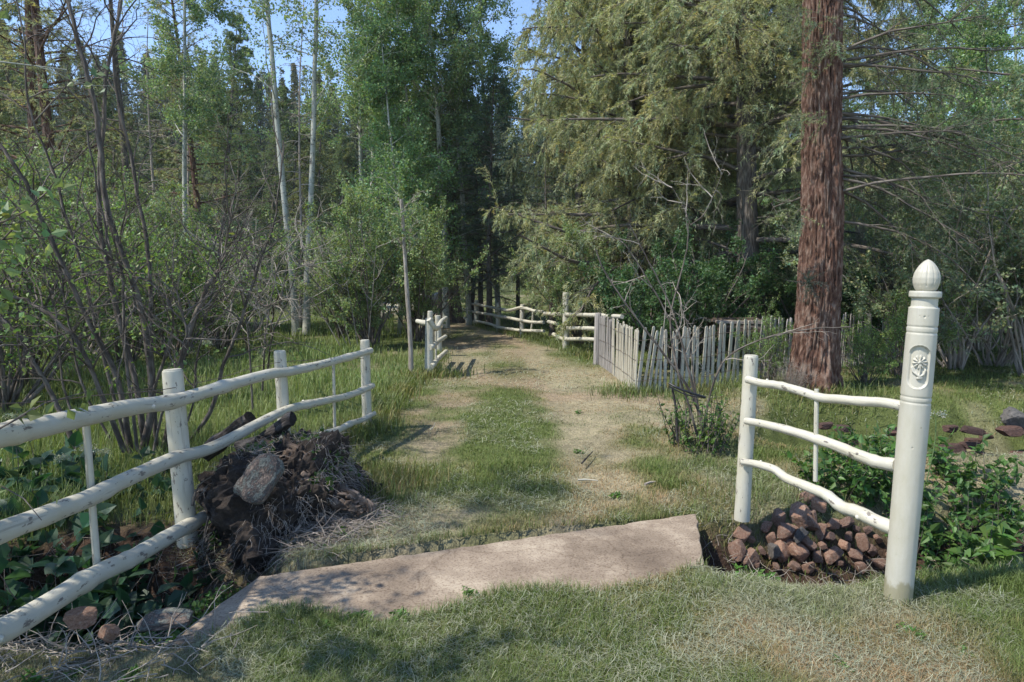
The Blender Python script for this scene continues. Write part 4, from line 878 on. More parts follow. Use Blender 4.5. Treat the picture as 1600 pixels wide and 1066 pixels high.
# ------------------------------------------------------------------ big pine
def big_pine():
    base = gnd(1268, 618); base[2] = -.1; top = at(1292, 0, base[1] - .1); ax = norm(top - base)
    nz, nth = 620, 260; Lp = 15.; z = np.concatenate([np.linspace(0, 5.6, 540), np.linspace(5.7, Lp, 80)]); th = np.arange(nth) / nth * 2 * math.pi; TH, ZZ = np.meshgrid(th, z)
    r = np.interp(z, [0, .15, .5, 1.2, 2.5, 5, 15], [.44, .35, .295, .255, .238, .215, .06])[:, None] * np.ones(nth)
    T = np.stack([np.cos(TH) * .3, np.sin(TH) * .3, ZZ], -1)
    wv = .25 * noise(T * np.array([5, 5, 3.]), 9)[..., None]; b = noise((T + wv * .3) * np.array([26, 26, 3.4]), 3); c = noise(T * np.array([60, 60, 22]), 4); d = noise(T * np.array([4, 4, 1.2]), 5)
    fu = 1 - np.abs(b - .5) * 2
    r = r + .10 * (d - .5) * r / .3 * .6 - .026 * sstep(.62, .95, fu) + .016 * (c - .5) + .06 * np.exp(-ZZ / .35) * np.cos(TH * 5 + 1)
    off_ = .05 * np.sin(ZZ * .9)[..., None] * np.array([1, 0, 0])
    V = base + ax * ZZ[..., None] + off_ + np.stack([np.cos(TH), np.sin(TH), 0 * TH], -1) * r[..., None]
    idx = np.arange(nz * nth).reshape(nz, nth); i0, i1 = idx[:-1], idx[1:]; g = Geo(); g.add(V, np.stack([i0, np.roll(i0, -1, 1), np.roll(i1, -1, 1), i1], -1).reshape(-1, 4), T=T)
    root = empty('pine_tree', (base[0], base[1], 0)); tag(root, 'huge pine with a thick reddish furrowed trunk rising behind the gate rails', 'tree')
    keep(g.build('trunk', M['pine_bark'], root, smooth=True), root)
    rg = np.random.default_rng(8); gb = Geo(); gn = Geo(); n = 74; z = np.concatenate([rg.uniform(2.3, 5.5, 40), rg.uniform(5.5, 14.5, n - 40)]); a = np.concatenate([rg.uniform(-.9, .9, 28), rg.uniform(0, 6.28, n - 28)])
    # keep the side facing the camera clear of low boughs, as in the photograph
    low = (z < 6) & (np.sin(a) < -.45); a[low] = -a[low]; low = (z < 6) & (np.cos(a) < 0); a[low] = math.pi - a[low]
    P = base + ax * z[:, None]; D = np.stack([np.cos(a), np.sin(a), rg.uniform(-.1, .35, n)], -1); L = rg.uniform(1.3, 3.1, n)
    pr = grow(P, D, L, 9, .08, -.05, rg); tubes(gb, pr, .021 * np.linspace(1, .22, 10), 7, cap=False)
    sP, sD, si, st = spawn(pr, 10, .25, 1, (.5, 1.1), rg, flat=.3); se = grow(sP, sD, L[si] * .28 * rg.uniform(.4, 1.2, len(si)), 5, .16, -.09, rg); tubes(gb, se, np.linspace(.006, .002, 6), 4, cap=False)
    tP, tD, ti, _ = spawn(se, 6, .1, 1, (.4, 1.2), rg); tw = grow(tP, tD, .16, 3, .15, -.08, rg); tubes(gb, tw, np.linspace(.0028, .0012, 4), 3, cap=False)
    k = noise(tw[:, 0] * 1.1, 3) > .33; needles(gn, tw[k], 18, .05, .008, (.12, .155, .085), rg)
    for (qx, qy) in ((1275, 30), (1300, 70), (1268, 110), (1262, 190), (1240, 20), (1250, 330)):
        q = at(qx, qy, base[1] - .42 + .1 * ((qx // 5) % 2)); tf = grow(np.repeat(q[None], 16, 0) + rg.normal(0, .05, (16, 3)), rg.normal(0, .5, (16, 3)) + [-.5, -.3, -.3], .30, 4, .15, -.1, rg); tubes(gb, tf, np.linspace(.004, .0015, 5), 3, cap=False); needles(gn, tf, 50, .045, .006, (.20, .25, .13), rg)
    q = at(1262, 442, base[1] - .36); tf = grow(np.repeat(q[None], 40, 0), rg.normal(0, 1, (40, 3)) + [.1, -.9, .1], .26, 4, .15, -.08, rg); tubes(gb, tf, np.linspace(.004, .0015, 5), 3, cap=False); needles(gn, tf, 45, .035, .005, (.035, .06, .045), rg)
    keep(gb.build('branches', M['dark_bark'], root, smooth=True), root); keep(gn.build('needles', M['needle'], root, hide_T=True), root)
    return base
PB_ = big_pine()

# ------------------------------------------------------------------ hand-placed shrub, saplings
def near_leaves(g, P, size, col, rg, D=None, w=.27, droop=.15, var=.25, zig=0.):
    """folded six-point leaf, four faces"""
    N = len(P); d = norm(rng_n(rg, N) + (0 if D is None else D * 1.4)); d[:, 2] -= droop; d = norm(d); s = norm(np.cross(d, rng_n(rg, N) * .5 + [0, 0, 1.])); n = np.cross(s, d); L = (size * rg.uniform(.55, 1.2, N))[:, None]
    up = n * L * w * .35
    V = np.stack([P, P + d * L * .3 + s * L * w + up, P + d * L * .7 + s * L * w * .62 + up * .6 - n * L * .03, P + d * L - n * L * .1, P + d * L * .7 - s * L * w * .62 + up * .6 - n * L * .03, P + d * L * .3 - s * L * w + up, P + d * L * .35, P + d * L * .72 - n * L * .03], 1)
    f = np.array([(0, 6, 1, 1), (1, 6, 7, 2), (2, 7, 3, 3), (3, 7, 4, 4), (4, 7, 6, 5), (5, 6, 0, 0)]); b = (np.arange(N) * 8)[:, None, None]
    q = (f[[1, 4]][None] + b).reshape(-1, 4); t3 = (f[[0, 2, 3, 5]][:, :3][None] + b).reshape(-1, 3)
    c = (np.array(col)[None] if np.ndim(col) == 1 else col) * rg.uniform(1 - var, 1 + var, (N, 1)) * np.stack([1 + rg.normal(0, .13, N), np.ones(N), 1 + rg.normal(0, .1, N)], -1)
    cc = np.repeat(np.clip(c, .004, 1), 8, 0); g.add(V, q, cc); g.F[3].append(t3 + g.n - N * 8)
def rng_n(rg, N): return rg.normal(0, 1, (N, 3))
def stems_thing(name, label, cat, basepx, stems, mat, sub=6, sub2=4, sl=.5, leafn=0, leafs=.04, leafc=WIL, seed=0, n=40, wob=.03, twmat='twig', leafz=None, st0=.3):
    rg = np.random.default_rng(seed); root = empty(name, (basepx[0], basepx[1], 0)); tag(root, label, cat)
    gs = Geo(); allp = []
    for pts, r0, r1 in stems:
        p, r = smoothline([at(*q) for q in pts], n, (r0, r1)); p = p + np.cumsum(rg.normal(0, wob * .12, p.shape), 0) * np.linspace(0, 1, n)[:, None]; tubes(gs, p, r * (1 + .12 * noise(p * 9)), 10, rough=.12, seed=seed); allp.append(p)
    keep(gs.build('stems', M[mat], root, smooth=True), root); A_ = np.stack(allp); gt = Geo()
    sP, sD, si, tt = spawn(A_, sub, st0, 1, (.4, 1.15), rg); se = grow(sP, sD, sl * rg.uniform(.4, 1.3, len(si)), 7, .16, .02, rg); tubes(gt, se, np.linspace(.006, .0018, 8) * (sl / .5) ** .5, 5, cap=False)
    tP, tD, ti, _ = spawn(se, sub2, .2, 1, (.4, 1.1), rg); tw = grow(tP, tD, sl * .42 * rg.uniform(.4, 1.2, len(ti)), 5, .18, .0, rg); tubes(gt, tw, np.linspace(.0026, .001, 6), 3, cap=False)
    uP, uD, ui, _ = spawn(tw, 2, .2, 1, (.4, 1.1), rg); uw = grow(uP, uD, sl * .2 * rg.uniform(.4, 1.2, len(ui)), 4, .18, .0, rg); tubes(gt, uw, np.linspace(.0018, .0008, 5), 3, cap=False)
    keep(gt.build('twigs', M[twmat], root), root)
    if leafn:
        k = np.ones(len(uw), bool) if leafz is None else leafz(uw[:, 2, 2]); uw = uw[k]; lp, ld, _, _ = spawn(uw, leafn, .2, 1, (.5, 1.2), rg); g = Geo(); near_leaves(g, lp, leafs, leafc, rg, D=ld); keep(g.build('leaves', M['leaf'], root, hide_T=True), root)
    return root
Y0 = 5.3
S = [([(222, 712, 5.3), (238, 620, 5.3), (222, 480, 5.25), (175, 330, 5.2), (152, 160, 5.2), (118, 20, 5.2), (95, -120, 5.2)], .045, .016),
     ([(228, 712, 5.4), (212, 600, 5.4), (176, 470, 5.4), (150, 340, 5.4), (158, 200, 5.4), (165, 100, 5.4), (188, -30, 5.4)], .038, .014),
     ([(205, 708, 5.3), (182, 590, 5.3), (130, 500, 5.2), (60, 350, 5.1), (0, 250, 5.0), (-70, 180, 5)], .036, .014),
     ([(195, 706, 5.2), (150, 600, 5.1), (110, 520, 5.0), (40, 470, 5.0), (-30, 440, 5.)], .030, .012),
     ([(120, 700, 5.0), (70, 610, 5.0), (20, 540, 4.9), (-40, 480, 4.9)], .030, .014),
     ([(255, 712, 5.4), (275, 620, 5.4), (300, 520, 5.4), (325, 460, 5.4), (342, 430, 5.4)], .040, .026),
     ([(330, 460, 5.42), (348, 420, 5.4), (365, 360, 5.4), (385, 300, 5.4)], .012, .005),
     ([(245, 710, 5.6), (238, 560, 5.6), (232, 400, 5.6), (205, 250, 5.6), (185, 100, 5.6), (196, -40, 5.6)], .030, .012),
     ([(290, 700, 5.8), (330, 640, 5.8), (352, 560, 5.8), (375, 500, 5.8), (398, 420, 5.8), (424, 330, 5.8), (440, 200, 5.8)], .030, .008),
     ([(230, 640, 5.3), (262, 540, 5.2), (262, 480, 5.1), (215, 440, 5.1), (205, 490, 5.1)], .018, .008),
     ([(200, 700, 5.5), (160, 560, 5.5), (120, 400, 5.5), (80, 280, 5.5), (40, 160, 5.5), (20, 0, 5.5)], .022, .008),
     ([(215, 705, 5.2), (195, 540, 5.1), (190, 420, 5.1), (170, 400, 5.0), (140, 210, 5.0)], .020, .008),
     ([(180, 700, 5.6), (140, 620, 5.6), (120, 520, 5.6), (112, 420, 5.6), (90, 300, 5.6)], .018, .006),
     ([(240, 710, 5.1), (250, 650, 5.1), (280, 560, 5.0), (290, 500, 5.0), (260, 420, 5.0)], .018, .007),
     ([(265, 712, 5.7), (300, 640, 5.7), (310, 560, 5.7), (330, 480, 5.7), (350, 330, 5.7)], .016, .006),
     ([(130, 700, 5.7), (100, 600, 5.7), (90, 480, 5.7), (60, 430, 5.7)], .016, .006)]
S = [(p_, a_ * .66, b_ * .7) for p_, a_, b_ in S]
stems_thing('bare_shrub', 'large mostly bare shrub of dark crooked stems behind the near left fence', 'shrub', at(220, 712, 5.3), S, 'shrub_bark', sub=10, sub2=6, sl=.75, leafn=1, leafs=.045, leafc=BRT, seed=31, wob=.07, twmat='shrub_bark', leafz=lambda z: noise(np.stack([z * 2, z, z], -1), 4) > .55)
S2 = [([(x + r1, 640 - 30 * k, 7. + .2 * k), (x + r1 * 2, 560 - 20 * k, 7.), (x + r2, 470, 7.), (x + r2 * 1.7, 380, 7.)], .012, .004) for k, (x, r1, r2) in enumerate([(400, -5, -20), (405, 5, 20), (410, 8, 35), (398, -10, 5), (420, 3, -15), (412, 12, 25), (385, -6, -30)])]
stems_thing('bare_shrub', 'small bare pale-twigged shrub right of the large dark one, behind the second fence post', 'shrub', at(405, 660, 7.), S2, 'shrub_bark', sub=8, sub2=5, sl=.6, leafn=0, seed=33)
S3 = [([(x + a, 540, 12.8), (x + a * 2.2, 490, 12.8), (x + a * 3.6, 440, 12.7), (x + a * 5, 385, 12.6)], .010, .004) for x, a in ((560, -18), (560, -12), (565, -6), (572, 3), (555, -24))]
stems_thing('dead_brush', 'grey dead twigs piled at the foot of the willow clump', 'shrub', at(560, 545, 12.8), S3, 'twig', sub=7, sub2=5, sl=.7, leafn=0, seed=34)
# slender sapling left of the track
stems_thing('aspen_sapling', 'slender grey sapling pole standing alone at the left edge of the track', 'tree', at(643, 592, 9.7),
            [([(643, 594, 9.7), (641, 530, 9.7), (636, 450, 9.7), (632, 380, 9.7), (627, 312, 9.7)], .038, .022)], 'twig', sub=18, sub2=4, sl=.5, leafn=6, leafs=.05, leafc=ASP, seed=35, wob=.01, st0=.62)
# sapling in front of the pickets
T1 = [([(1102, 700, 5.6), (1096, 655, 5.6), (1072, 600, 5.6), (1035, 548, 5.6), (985, 482, 5.6), (948, 425, 5.6), (935, 390, 5.6)], .013, .005),
      ([(1100, 700, 5.6), (1092, 645, 5.6), (1074, 570, 5.6), (1064, 530, 5.6), (1045, 470, 5.7), (1012, 400, 5.7), (985, 350, 5.7)], .012, .004),
      ([(1098, 700, 5.6), (1104, 640, 5.6), (1120, 585, 5.55), (1145, 552, 5.5), (1200, 526, 5.4), (1262, 513, 5.3), (1330, 509, 5.2)], .010, .004),
      ([(1095, 700, 5.6), (1078, 640, 5.6), (1058, 575, 5.6), (1048, 500, 5.7), (1062, 440, 5.7), (1076, 390, 5.7), (1079, 350, 5.7)], .011, .004),
      ([(1079, 352, 5.7), (1100, 335, 5.7), (1118, 300, 5.7), (1130, 270, 5.7)], .005, .002),
      ([(1079, 352, 5.7), (1065, 320, 5.7), (1045, 290, 5.7)], .005, .002),
      ([(1106, 700, 5.6), (1088, 620, 5.65), (1082, 560, 5.7), (1078, 520, 5.7), (1060, 465, 5.8)], .010, .004),
      ([(1060, 530, 5.7), (1030, 470, 5.7), (1000, 420, 5.7), (966, 366, 5.7)], .008, .004)]
stems_thing('bare_sapling', 'bare pale-twigged sapling with spreading stems in front of the pickets', 'tree', at(1100, 700, 5.6), T1, 'shrub_bark', sub=4, sub2=2, sl=.45, leafn=0, seed=36, wob=.02)
g = Geo(); p = smoothline([at(1045, 599, 5.45), at(1058, 606, 5.4), at(1080, 614, 5.4), at(1102, 621, 5.45)], 24); tubes(g, p, np.full(24, .010), 8, rough=.3); p2 = smoothline([at(1046, 604, 5.48), at(1070, 616, 5.46), at(1100, 622, 5.46)], 16); tubes(g, p2, np.full(16, .006), 6)
tag(g.build('rubber_strap', M['black'], smooth=True), 'black rubber strap tied around the stems of the bare sapling', 'strap')
g = Geo(); tubes(g, smoothline([at(1050, 605, 5.5), at(1056, 640, 5.5), at(1058, 690, 5.5)], 16), np.full(16, .011), 8); tag(g.build('support_stake', M['char'], smooth=True), 'dark wooden stake under the left end of the strap on the sapling', 'stake')

# ------------------------------------------------------------------ herbs
def herb(seed, Ht, ns, rad, lsize, col, lw=.27, mat='shrub_bark', per=9, spread=.35, stemr=.003):
    rg = np.random.default_rng(seed); a = rg.uniform(0, 6.28, ns); q = rad * np.sqrt(rg.random(ns)); B = np.stack([np.cos(a) * q, np.sin(a) * q, np.full(ns, -.02)], -1)
    st = grow(B, np.stack([np.cos(a) * spread, np.sin(a) * spread, np.ones(ns)], -1) + rg.normal(0, .15, (ns, 3)), Ht * rg.uniform(.5, 1.1, ns), 6, .10, .02, rg); gt = Geo(); tubes(gt, st, stemr * np.linspace(1, .4, 7), 5, cap=False)
    lp, ld, li, _ = spawn(st, per, .15, 1, (.9, 1.4), rg); g = Geo(); cl = np.array(col)[None] * (.75 + .5 * rg.random((ns, 1)))[li]; near_leaves(g, lp, lsize, cl, rg, D=ld, w=lw)
    return [gt.build('stems', M[mat], smooth=True), g.build('leaves', M['leaf'], hide_T=True)]
proto('nettle', herb(41, .42, 34, .20, .075, (.075, .15, .04), per=13))
proto('low_bush', herb(42, .46, 60, .22, .042, (.085, .15, .035), per=16, stemr=.005, spread=.2))
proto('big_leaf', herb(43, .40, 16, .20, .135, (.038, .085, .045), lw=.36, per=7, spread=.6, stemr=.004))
proto('clover', herb(44, .15, 90, .22, .032, (.10, .19, .05), lw=.42, per=9))
proto('weed', herb(45, .13, 16, .05, .06, (.09, .19, .035), lw=.22, per=5, spread=.7))
proto('burdock', herb(46, .25, 7, .06, .17, (.13, .24, .06), lw=.42, per=3, spread=.9, stemr=.004))
for i, (px, py, Y, s, lb) in enumerate([(1460, 0, 4.15, .95, 'leafy nettle clump directly right of the carved post'), (1508, 0, 4.25, 1.05, 'middle leafy nettle clump right of the carved post'), (1556, 0, 4.45, 1.0, 'leafy nettle clump farthest right of the carved post'), (1510, 0, 4.7, 1.0, 'leafy nettle clump at the back, right of the carved post'),
                                   (1310, 0, 4.55, .95, 'leafy nettle clump behind the gate batten, above the stone heap'), (1362, 0, 4.6, 1.05, 'leafy nettle clump behind the gate rails, nearest the carved post'), (1352, 0, 5.1, .9, 'leafy nettle clump behind the gate rails, farthest back'), (1400, 0, 4.4, .8, 'leafy nettle clump hidden behind the carved post')]):
    place('nettle', 'nettle_clump', px, Y, lb, 'plant', rz=i, sc=s)
place('burdock', 'burdock_plant', 1545, 4.05, 'broad pale green leaves low in front of the nettles, right of the carved post', 'plant', z=hz(3.1, 4.05) + .12)
place('low_bush', 'leafy_bush', 1092, 5.65, 'small leafy bush with dark stems at the foot of the bare sapling', 'shrub', sc=1.15)
place('clover', 'clover_mat', 300, 3.05, 'low light green leafy mat beside the left edge of the slab', 'plant', sc=.9, z=-.22)
place('clover', 'clover_mat', 345, 3.35, 'low green leafy mat under the stump next to the slab', 'plant', sc=.7, z=-.25)
place('clover', 'clover_mat', 215, 2.85, 'thin green leafy mat among twigs left of the slab', 'plant', sc=.6, z=-.22)
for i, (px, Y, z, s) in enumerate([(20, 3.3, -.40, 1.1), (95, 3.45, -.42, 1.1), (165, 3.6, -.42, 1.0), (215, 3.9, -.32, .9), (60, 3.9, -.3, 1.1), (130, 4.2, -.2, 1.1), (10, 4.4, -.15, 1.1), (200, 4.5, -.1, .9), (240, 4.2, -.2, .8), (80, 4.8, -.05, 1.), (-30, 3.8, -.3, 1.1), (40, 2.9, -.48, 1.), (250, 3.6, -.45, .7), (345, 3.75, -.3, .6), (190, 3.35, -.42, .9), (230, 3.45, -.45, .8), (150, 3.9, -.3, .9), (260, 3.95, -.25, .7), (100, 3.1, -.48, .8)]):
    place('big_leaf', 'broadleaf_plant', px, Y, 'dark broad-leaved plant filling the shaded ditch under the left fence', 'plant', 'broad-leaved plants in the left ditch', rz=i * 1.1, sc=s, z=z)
place('weed', 'weed_tuft', 1186, 3.62, 'bright green weed tuft growing against the bottom of the stone heap', 'plant', sc=1.1, z=-.22)
for i, (px, py) in enumerate([(735, 925), (650, 905), (620, 968), (505, 985), (560, 975), (1075, 812), (905, 700), (1130, 880), (1500, 1010), (1420, 985), (1550, 960), (905, 640), (540, 830), (500, 850), (960, 770), (600, 790), (1220, 745), (1010, 840), (1320, 1040), (60, 1050), (120, 1040), (200, 1060)]):
    q = gnd(px, py, .03); o = place('weed', 'weed_tuft', 0, q[1], 'small green weed tuft growing in the mown grass', 'plant', 'small weeds in the mown grass', rz=i, sc=.35 + .25 * ((i * 7) % 5) / 5, X=q[0])
# umbels in the left ditch and dusty flower stalks by the carved post
def umbel(px, py, Y, label, h=.5, r=.022, c=(.34, .36, .29)):
    rg = np.random.default_rng(int(px)); p = at(px, py, Y); root = empty('umbel_flower', (p[0], p[1], p[2] - h)); tag(root, label, 'flower')
    g = Geo(); tubes(g, smoothline([p - [.03, 0, h], p - [0, .01, h * .4], p], 12), np.full(12, .004), 5); N = 16; d = np.stack([rg.normal(0, r, N), rg.normal(0, r, N), rg.uniform(.02, .035, N)], -1); tubes(g, np.stack([np.repeat(p[None], N, 0), p + d * .6, p + d], 1), .001, 3)
    keep(g.build('stalk', M['grassy'], root), root); g = Geo(); q = np.repeat(p + d, 14, 0) + rg.normal(0, .009, (N * 14, 3)); leaves(g, q, .010, c, rg); keep(g.build('blossoms', M['leaf'], root), root)
M['grassy'] = plain('green_stalk', (.10, .15, .05))
umbel(133, 706, 4.4, 'small white umbel blossom left of the near batten of the left fence'); umbel(160, 712, 4.4, 'small white umbel blossom right of the near batten of the left fence'); umbel(96, 722, 4.3, 'small white umbel blossom above the broad leaves at the left')
umbel(18, 655, 4.6, 'flat white umbel blossom at the left edge above the top rail', r=.03); umbel(322, 540, 6.2, 'white umbel blossom above the second rail gap behind the stump', r=.03)
umbel(1462, 652, 4.3, 'dusty pale flower spike beside the carved post at rail height', h=.45, r=.03, c=(.35, .36, .33))

# ------------------------------------------------------------------ far hillside
def farcon(seed, nb, Ht, wd, col, m=5):
    rg = np.random.default_rng(seed); u = rg.random(nb) ** .8; z = Ht * (.06 + .94 * u); L = wd * (1 - u) ** .85 * rg.uniform(.6, 1.25, nb) + .12; a = rg.uniform(0, 6.28, nb)
    d = np.stack([np.cos(a), np.sin(a), rg.uniform(-.35, .25, nb)], -1); g = Geo(); tubes(g, np.array([[0, 0, -.5], [0, 0, Ht * .5], [0, 0, Ht]]), np.array([.14, .08, .02]), 5, col=(.05, .04, .03))
    idx = np.repeat(np.arange(nb), m); t = rg.uniform(.15, 1, len(idx)); P = np.stack([0 * t, 0 * t, z[idx]], -1) + d[idx] * (L[idx] * t)[:, None]
    P[:, 2] -= .12 * (t * L[idx]) ** 2
    s = norm(rng_n(rg, len(idx)) + d[idx] * .6); w_ = norm(np.cross(s, rng_n(rg, len(idx)))); sz = (.16 + .18 * (1 - t)) * (.6 + .8 * rg.random(len(idx))) * Ht / 9
    V = np.stack([P - w_ * (sz * .35)[:, None], P + w_ * (sz * .35)[:, None], P + (s - [0, 0, .25]) * (sz * 1.5)[:, None]], 1)
    c = np.array(col)[None] * rg.uniform(.65, 1.35, (nb, 1))[idx] * rg.uniform(.8, 1.2, (len(idx), 1)); g.add(V, np.arange(len(idx) * 3).reshape(-1, 3), np.repeat(c, 3, 0)); return g
for i, c in enumerate(((.075, .10, .04), (.105, .12, .045), (.05, .08, .045))):
    PROTO['far%d' % i] = e = empty('far%d' % i); o = farcon(60 + i, 420, 10 + i, 2.0, c).build('crown', M['needle'], hide_T=True); o.parent = e; C.objects.unlink(o); C.objects.unlink(e)
rg = np.random.default_rng(23); cnt = 0
for i in range(250):
    Y = 50 + 75 * (i / 250) ** .9; X = (rg.uniform(-.92, .92)) * Y
    o = PROTO['far%d' % (i % 3)].children[0].copy(); C.objects.link(o); o.parent = None; o.name = 'distant_conifer'; o.location = (X, Y, hz(X, Y) - .3); s = rg.uniform(.7, 1.15); o.scale = (s * rg.uniform(.8, 1.2), s, s * rg.uniform(.85, 1.15)); o.rotation_euler = (0, 0, rg.uniform(0, 6))
    tag(o, 'distant dark green conifer standing on the wooded hillside', 'tree', 'distant conifers on the hillside')
g = Geo(); base_g = [farcon(70 + i, 90, 9, 2.1, ((.075, .10, .04), (.10, .115, .045), (.05, .075, .045))[i], 3) for i in range(3)]
base_g = [(np.concatenate(b.V), np.concatenate(b.F[3]), np.concatenate(b.Cc)) for b in base_g]
for i in range(1500):
    Y = rg.uniform(58, 175); X = rg.uniform(-1.05, 1.05) * Y; V, F, cc = base_g[i % 3]; a = rg.uniform(0, 6.28); s = rg.uniform(.7, 1.3); ca, sa = math.cos(a) * s, math.sin(a) * s
    V = np.stack([V[:, 0] * ca - V[:, 1] * sa + X, V[:, 0] * sa + V[:, 1] * ca + Y, V[:, 2] * s + hz(X, Y) - .3], -1); g.add(V, F, cc * rg.uniform(.7, 1.25))
o = g.build('hillside_wood', M['needle'], hide_T=True); o['kind'] = 'stuff'

# ------------------------------------------------------------------ grass
def blades(g, x, y, h, wd, col, lean, rg, z0=None, bend=1.):
    N = len(x); z = (H(x, y) if z0 is None else z0) - .004; a = rg.uniform(0, 6.28, N); d = np.stack([np.cos(a), np.sin(a), 0 * a], -1) * (lean * rg.uniform(.2, 1.3, N))[:, None]; s = norm(np.cross(d + 1e-6, [0, 0, 1.])) * (wd * .5)[:, None] if np.ndim(wd) else norm(np.cross(d + 1e-6, [0, 0, 1.])) * wd * .5
    B = np.stack([x, y, z], -1); u = np.array([0, 0, 1.]); hh = h[:, None]
    M1 = B + (d * .35 + u * .62) * hh; E = B + (d * 1.1 * bend + u * .95) * hh; E[:, 2] = np.maximum(E[:, 2], B[:, 2] + .006)
    V = np.stack([B - s, B + s, M1 + s * .75, M1 - s * .75, E], 1); b = (np.arange(N) * 5)[:, None]
    g.add(V, np.array([[0, 1, 2, 3]]) + b, np.repeat(col, 5, 0)); g.F[3].append(np.array([[3, 2, 4]]) + b + g.n - N * 5)
def sample(n, y0, y1, x0f, x1f, rg, pw=1.):
    """density falls with distance"""
    u = rg.random(n); y = (y0 ** -pw + u * (y1 ** -pw - y0 ** -pw)) ** (-1 / pw); x = x0f + (x1f - x0f) * rg.random(n); return x * (y * .9 + .6), y
rg = np.random.default_rng(51)
x, y = sample(520000, 1.7, 20, -1, 1, rg, 1.)
dS = np.minimum(segdist(x, y, STREAM_L), segdist(x, y, STREAM_R)); dB = segdist(x, y, STREAM_B)
gr = green(x, y); ins = inpoly(x, y, SLAB_VIS); left = x < fencex(y) - .05
keepm = ~ins & (dS > .42 + .15 * rg.random(len(x))) & (dB > .78 + .2 * rg.random(len(x))) & ~(left & (y > 2.6)) & (rg.random(len(x)) < .75 + .4 * gr + .25 * (n2(x, y, 3, 77) > .5)) & (np.hypot(x - MC[0], y - MC[1]) > .5)
x, y, gr = x[keepm], y[keepm], gr[keepm]; N = len(x)
def grasscol(x, y, gr, rg):
    N = len(x); k = np.clip(gr * 1.05 + rg.normal(0, .22, N), 0, 1)[:, None]; straw = np.array([.36, .245, .14]); grey = np.array([.27, .265, .165]); grn = np.array([.125, .175, .045])
    m = sstep(.45, .6, n2(x, y, 1.6, 61))[:, None]; dry = straw * (1 - m) + grey * m
    return (dry * (1 - k) + grn * k) * rg.uniform(.6, 1.35, (N, 1))
hgt = (.014 + .024 * gr + .012 * n2(x, y, 4, 3)) * rg.uniform(.5, 1.5, N) * np.where(y > 6, 1.25, 1)
hgt = hgt * np.where((y > 5.2) & (np.abs(x - pathx(y)) < 1.4), .62, 1) * (.55 + .9 * fbm(x, y, 2.6, 71)); near_right = (x > 1.0) & (y < 7) ; hgt = hgt * np.where(near_right, 1.35, 1)
g = Geo(); blades(g, x, y, hgt, np.clip(.00085 * y, .0020, .009), grasscol(x, y, gr, rg), .9, rg); o = g.build('mown_grass', M['grass'], hide_T=True); o['kind'] = 'stuff'
# cut grass lying on the ground
def hay(n, y0, y1, x0, x1, seed, ln=.07, thr=.45, col=((.38, .37, .27), (.26, .30, .21))):
    rg = np.random.default_rng(seed); x, y = sample(n, y0, y1, x0, x1, rg, 1.); k = ~inpoly(x, y, SLAB_VIS) & (np.minimum(segdist(x, y, STREAM_L), segdist(x, y, STREAM_R)) > .45) & (x > fencex(y) + .0) & (fbm(x, y, 1.1, 91) > thr) & (dB_(x, y) > .85)
    x, y = x[k], y[k]; N = len(x); P = np.stack([x, y, H(x, y) + rg.uniform(.006, .032, N)], -1); a = rg.normal(.15, 1.4, N) + math.pi * (rg.random(N) < .5)
    Q = grow(P, np.stack([np.cos(a), np.sin(a), 0 * a], -1), ln * rg.uniform(.4, 1.6, N) * (1 + y * .05), 4, .22, 0, rg); Q[:, :, 2] = np.maximum(Q[:, :, 2], H(Q[..., 0], Q[..., 1]) + .004)
    s = norm(np.cross(Q[:, -1] - Q[:, 0], [0, 0, 1.])) * (np.clip(.0007 * y, .0015, .007) * .5)[:, None]; V = np.stack([Q - s[:, None], Q + s[:, None]], 2).reshape(-1, 3)
    b = (np.arange(N) * 10)[:, None, None]; f = np.array([(0, 1, 3, 2), (2, 3, 5, 4), (4, 5, 7, 6), (6, 7, 9, 8)])[None]; m = rg.random((N, 1)); c = (np.array(col[0]) * m + np.array(col[1]) * (1 - m)) * rg.uniform(.7, 1.25, (N, 1))
    g = Geo(); g.add(V, (f + b).reshape(-1, 4), np.repeat(c, 10, 0)); return g
def dB_(x, y): return segdist(x, y, STREAM_B)
o = hay(150000, 1.7, 18, -1, 1, 5, ln=.042, thr=.47).build('cut_grass', M['grass'], hide_T=True); o['kind'] = 'stuff'
# tall meadow grass outside the fences
rg = np.random.default_rng(52); x, y = sample(150000, 3.6, 45, -1.05, 1.05, rg, .75)
xr = np.interp(y, [4, 8, 12, 14, 20, 45], [99, 99, 1.5, 1.2, -1.2, -9])
k = ((x < fencex(y) - .1) | ((y > 12.5) & (x > xr + .1))) & (np.minimum(segdist(x, y, STREAM_L), dB_(x, y)) > .7) & (rg.random(len(x)) < .35 + .9 * n2(x, y, .9, 15)); x, y = x[k], y[k]; N = len(x)
cc = np.array([.165, .235, .08]) * (1 - (t_ := np.clip(n2(x, y, .5, 19) * 1.2 - .25 + rg.normal(0, .15, N), 0, 1)[:, None])) + np.array([.22, .24, .09]) * t_
g = Geo(); blades(g, x, y, (.07 + .17 * n2(x, y, .7, 18)) * np.where(x > -2.6, .7, 1) * rg.uniform(.5, 1.5, N), np.clip(.0012 * y, .004, .022), cc * rg.uniform(.65, 1.3, (N, 1)), .5, rg); o = g.build('meadow_grass', M['grass'], hide_T=True); o['kind'] = 'stuff'
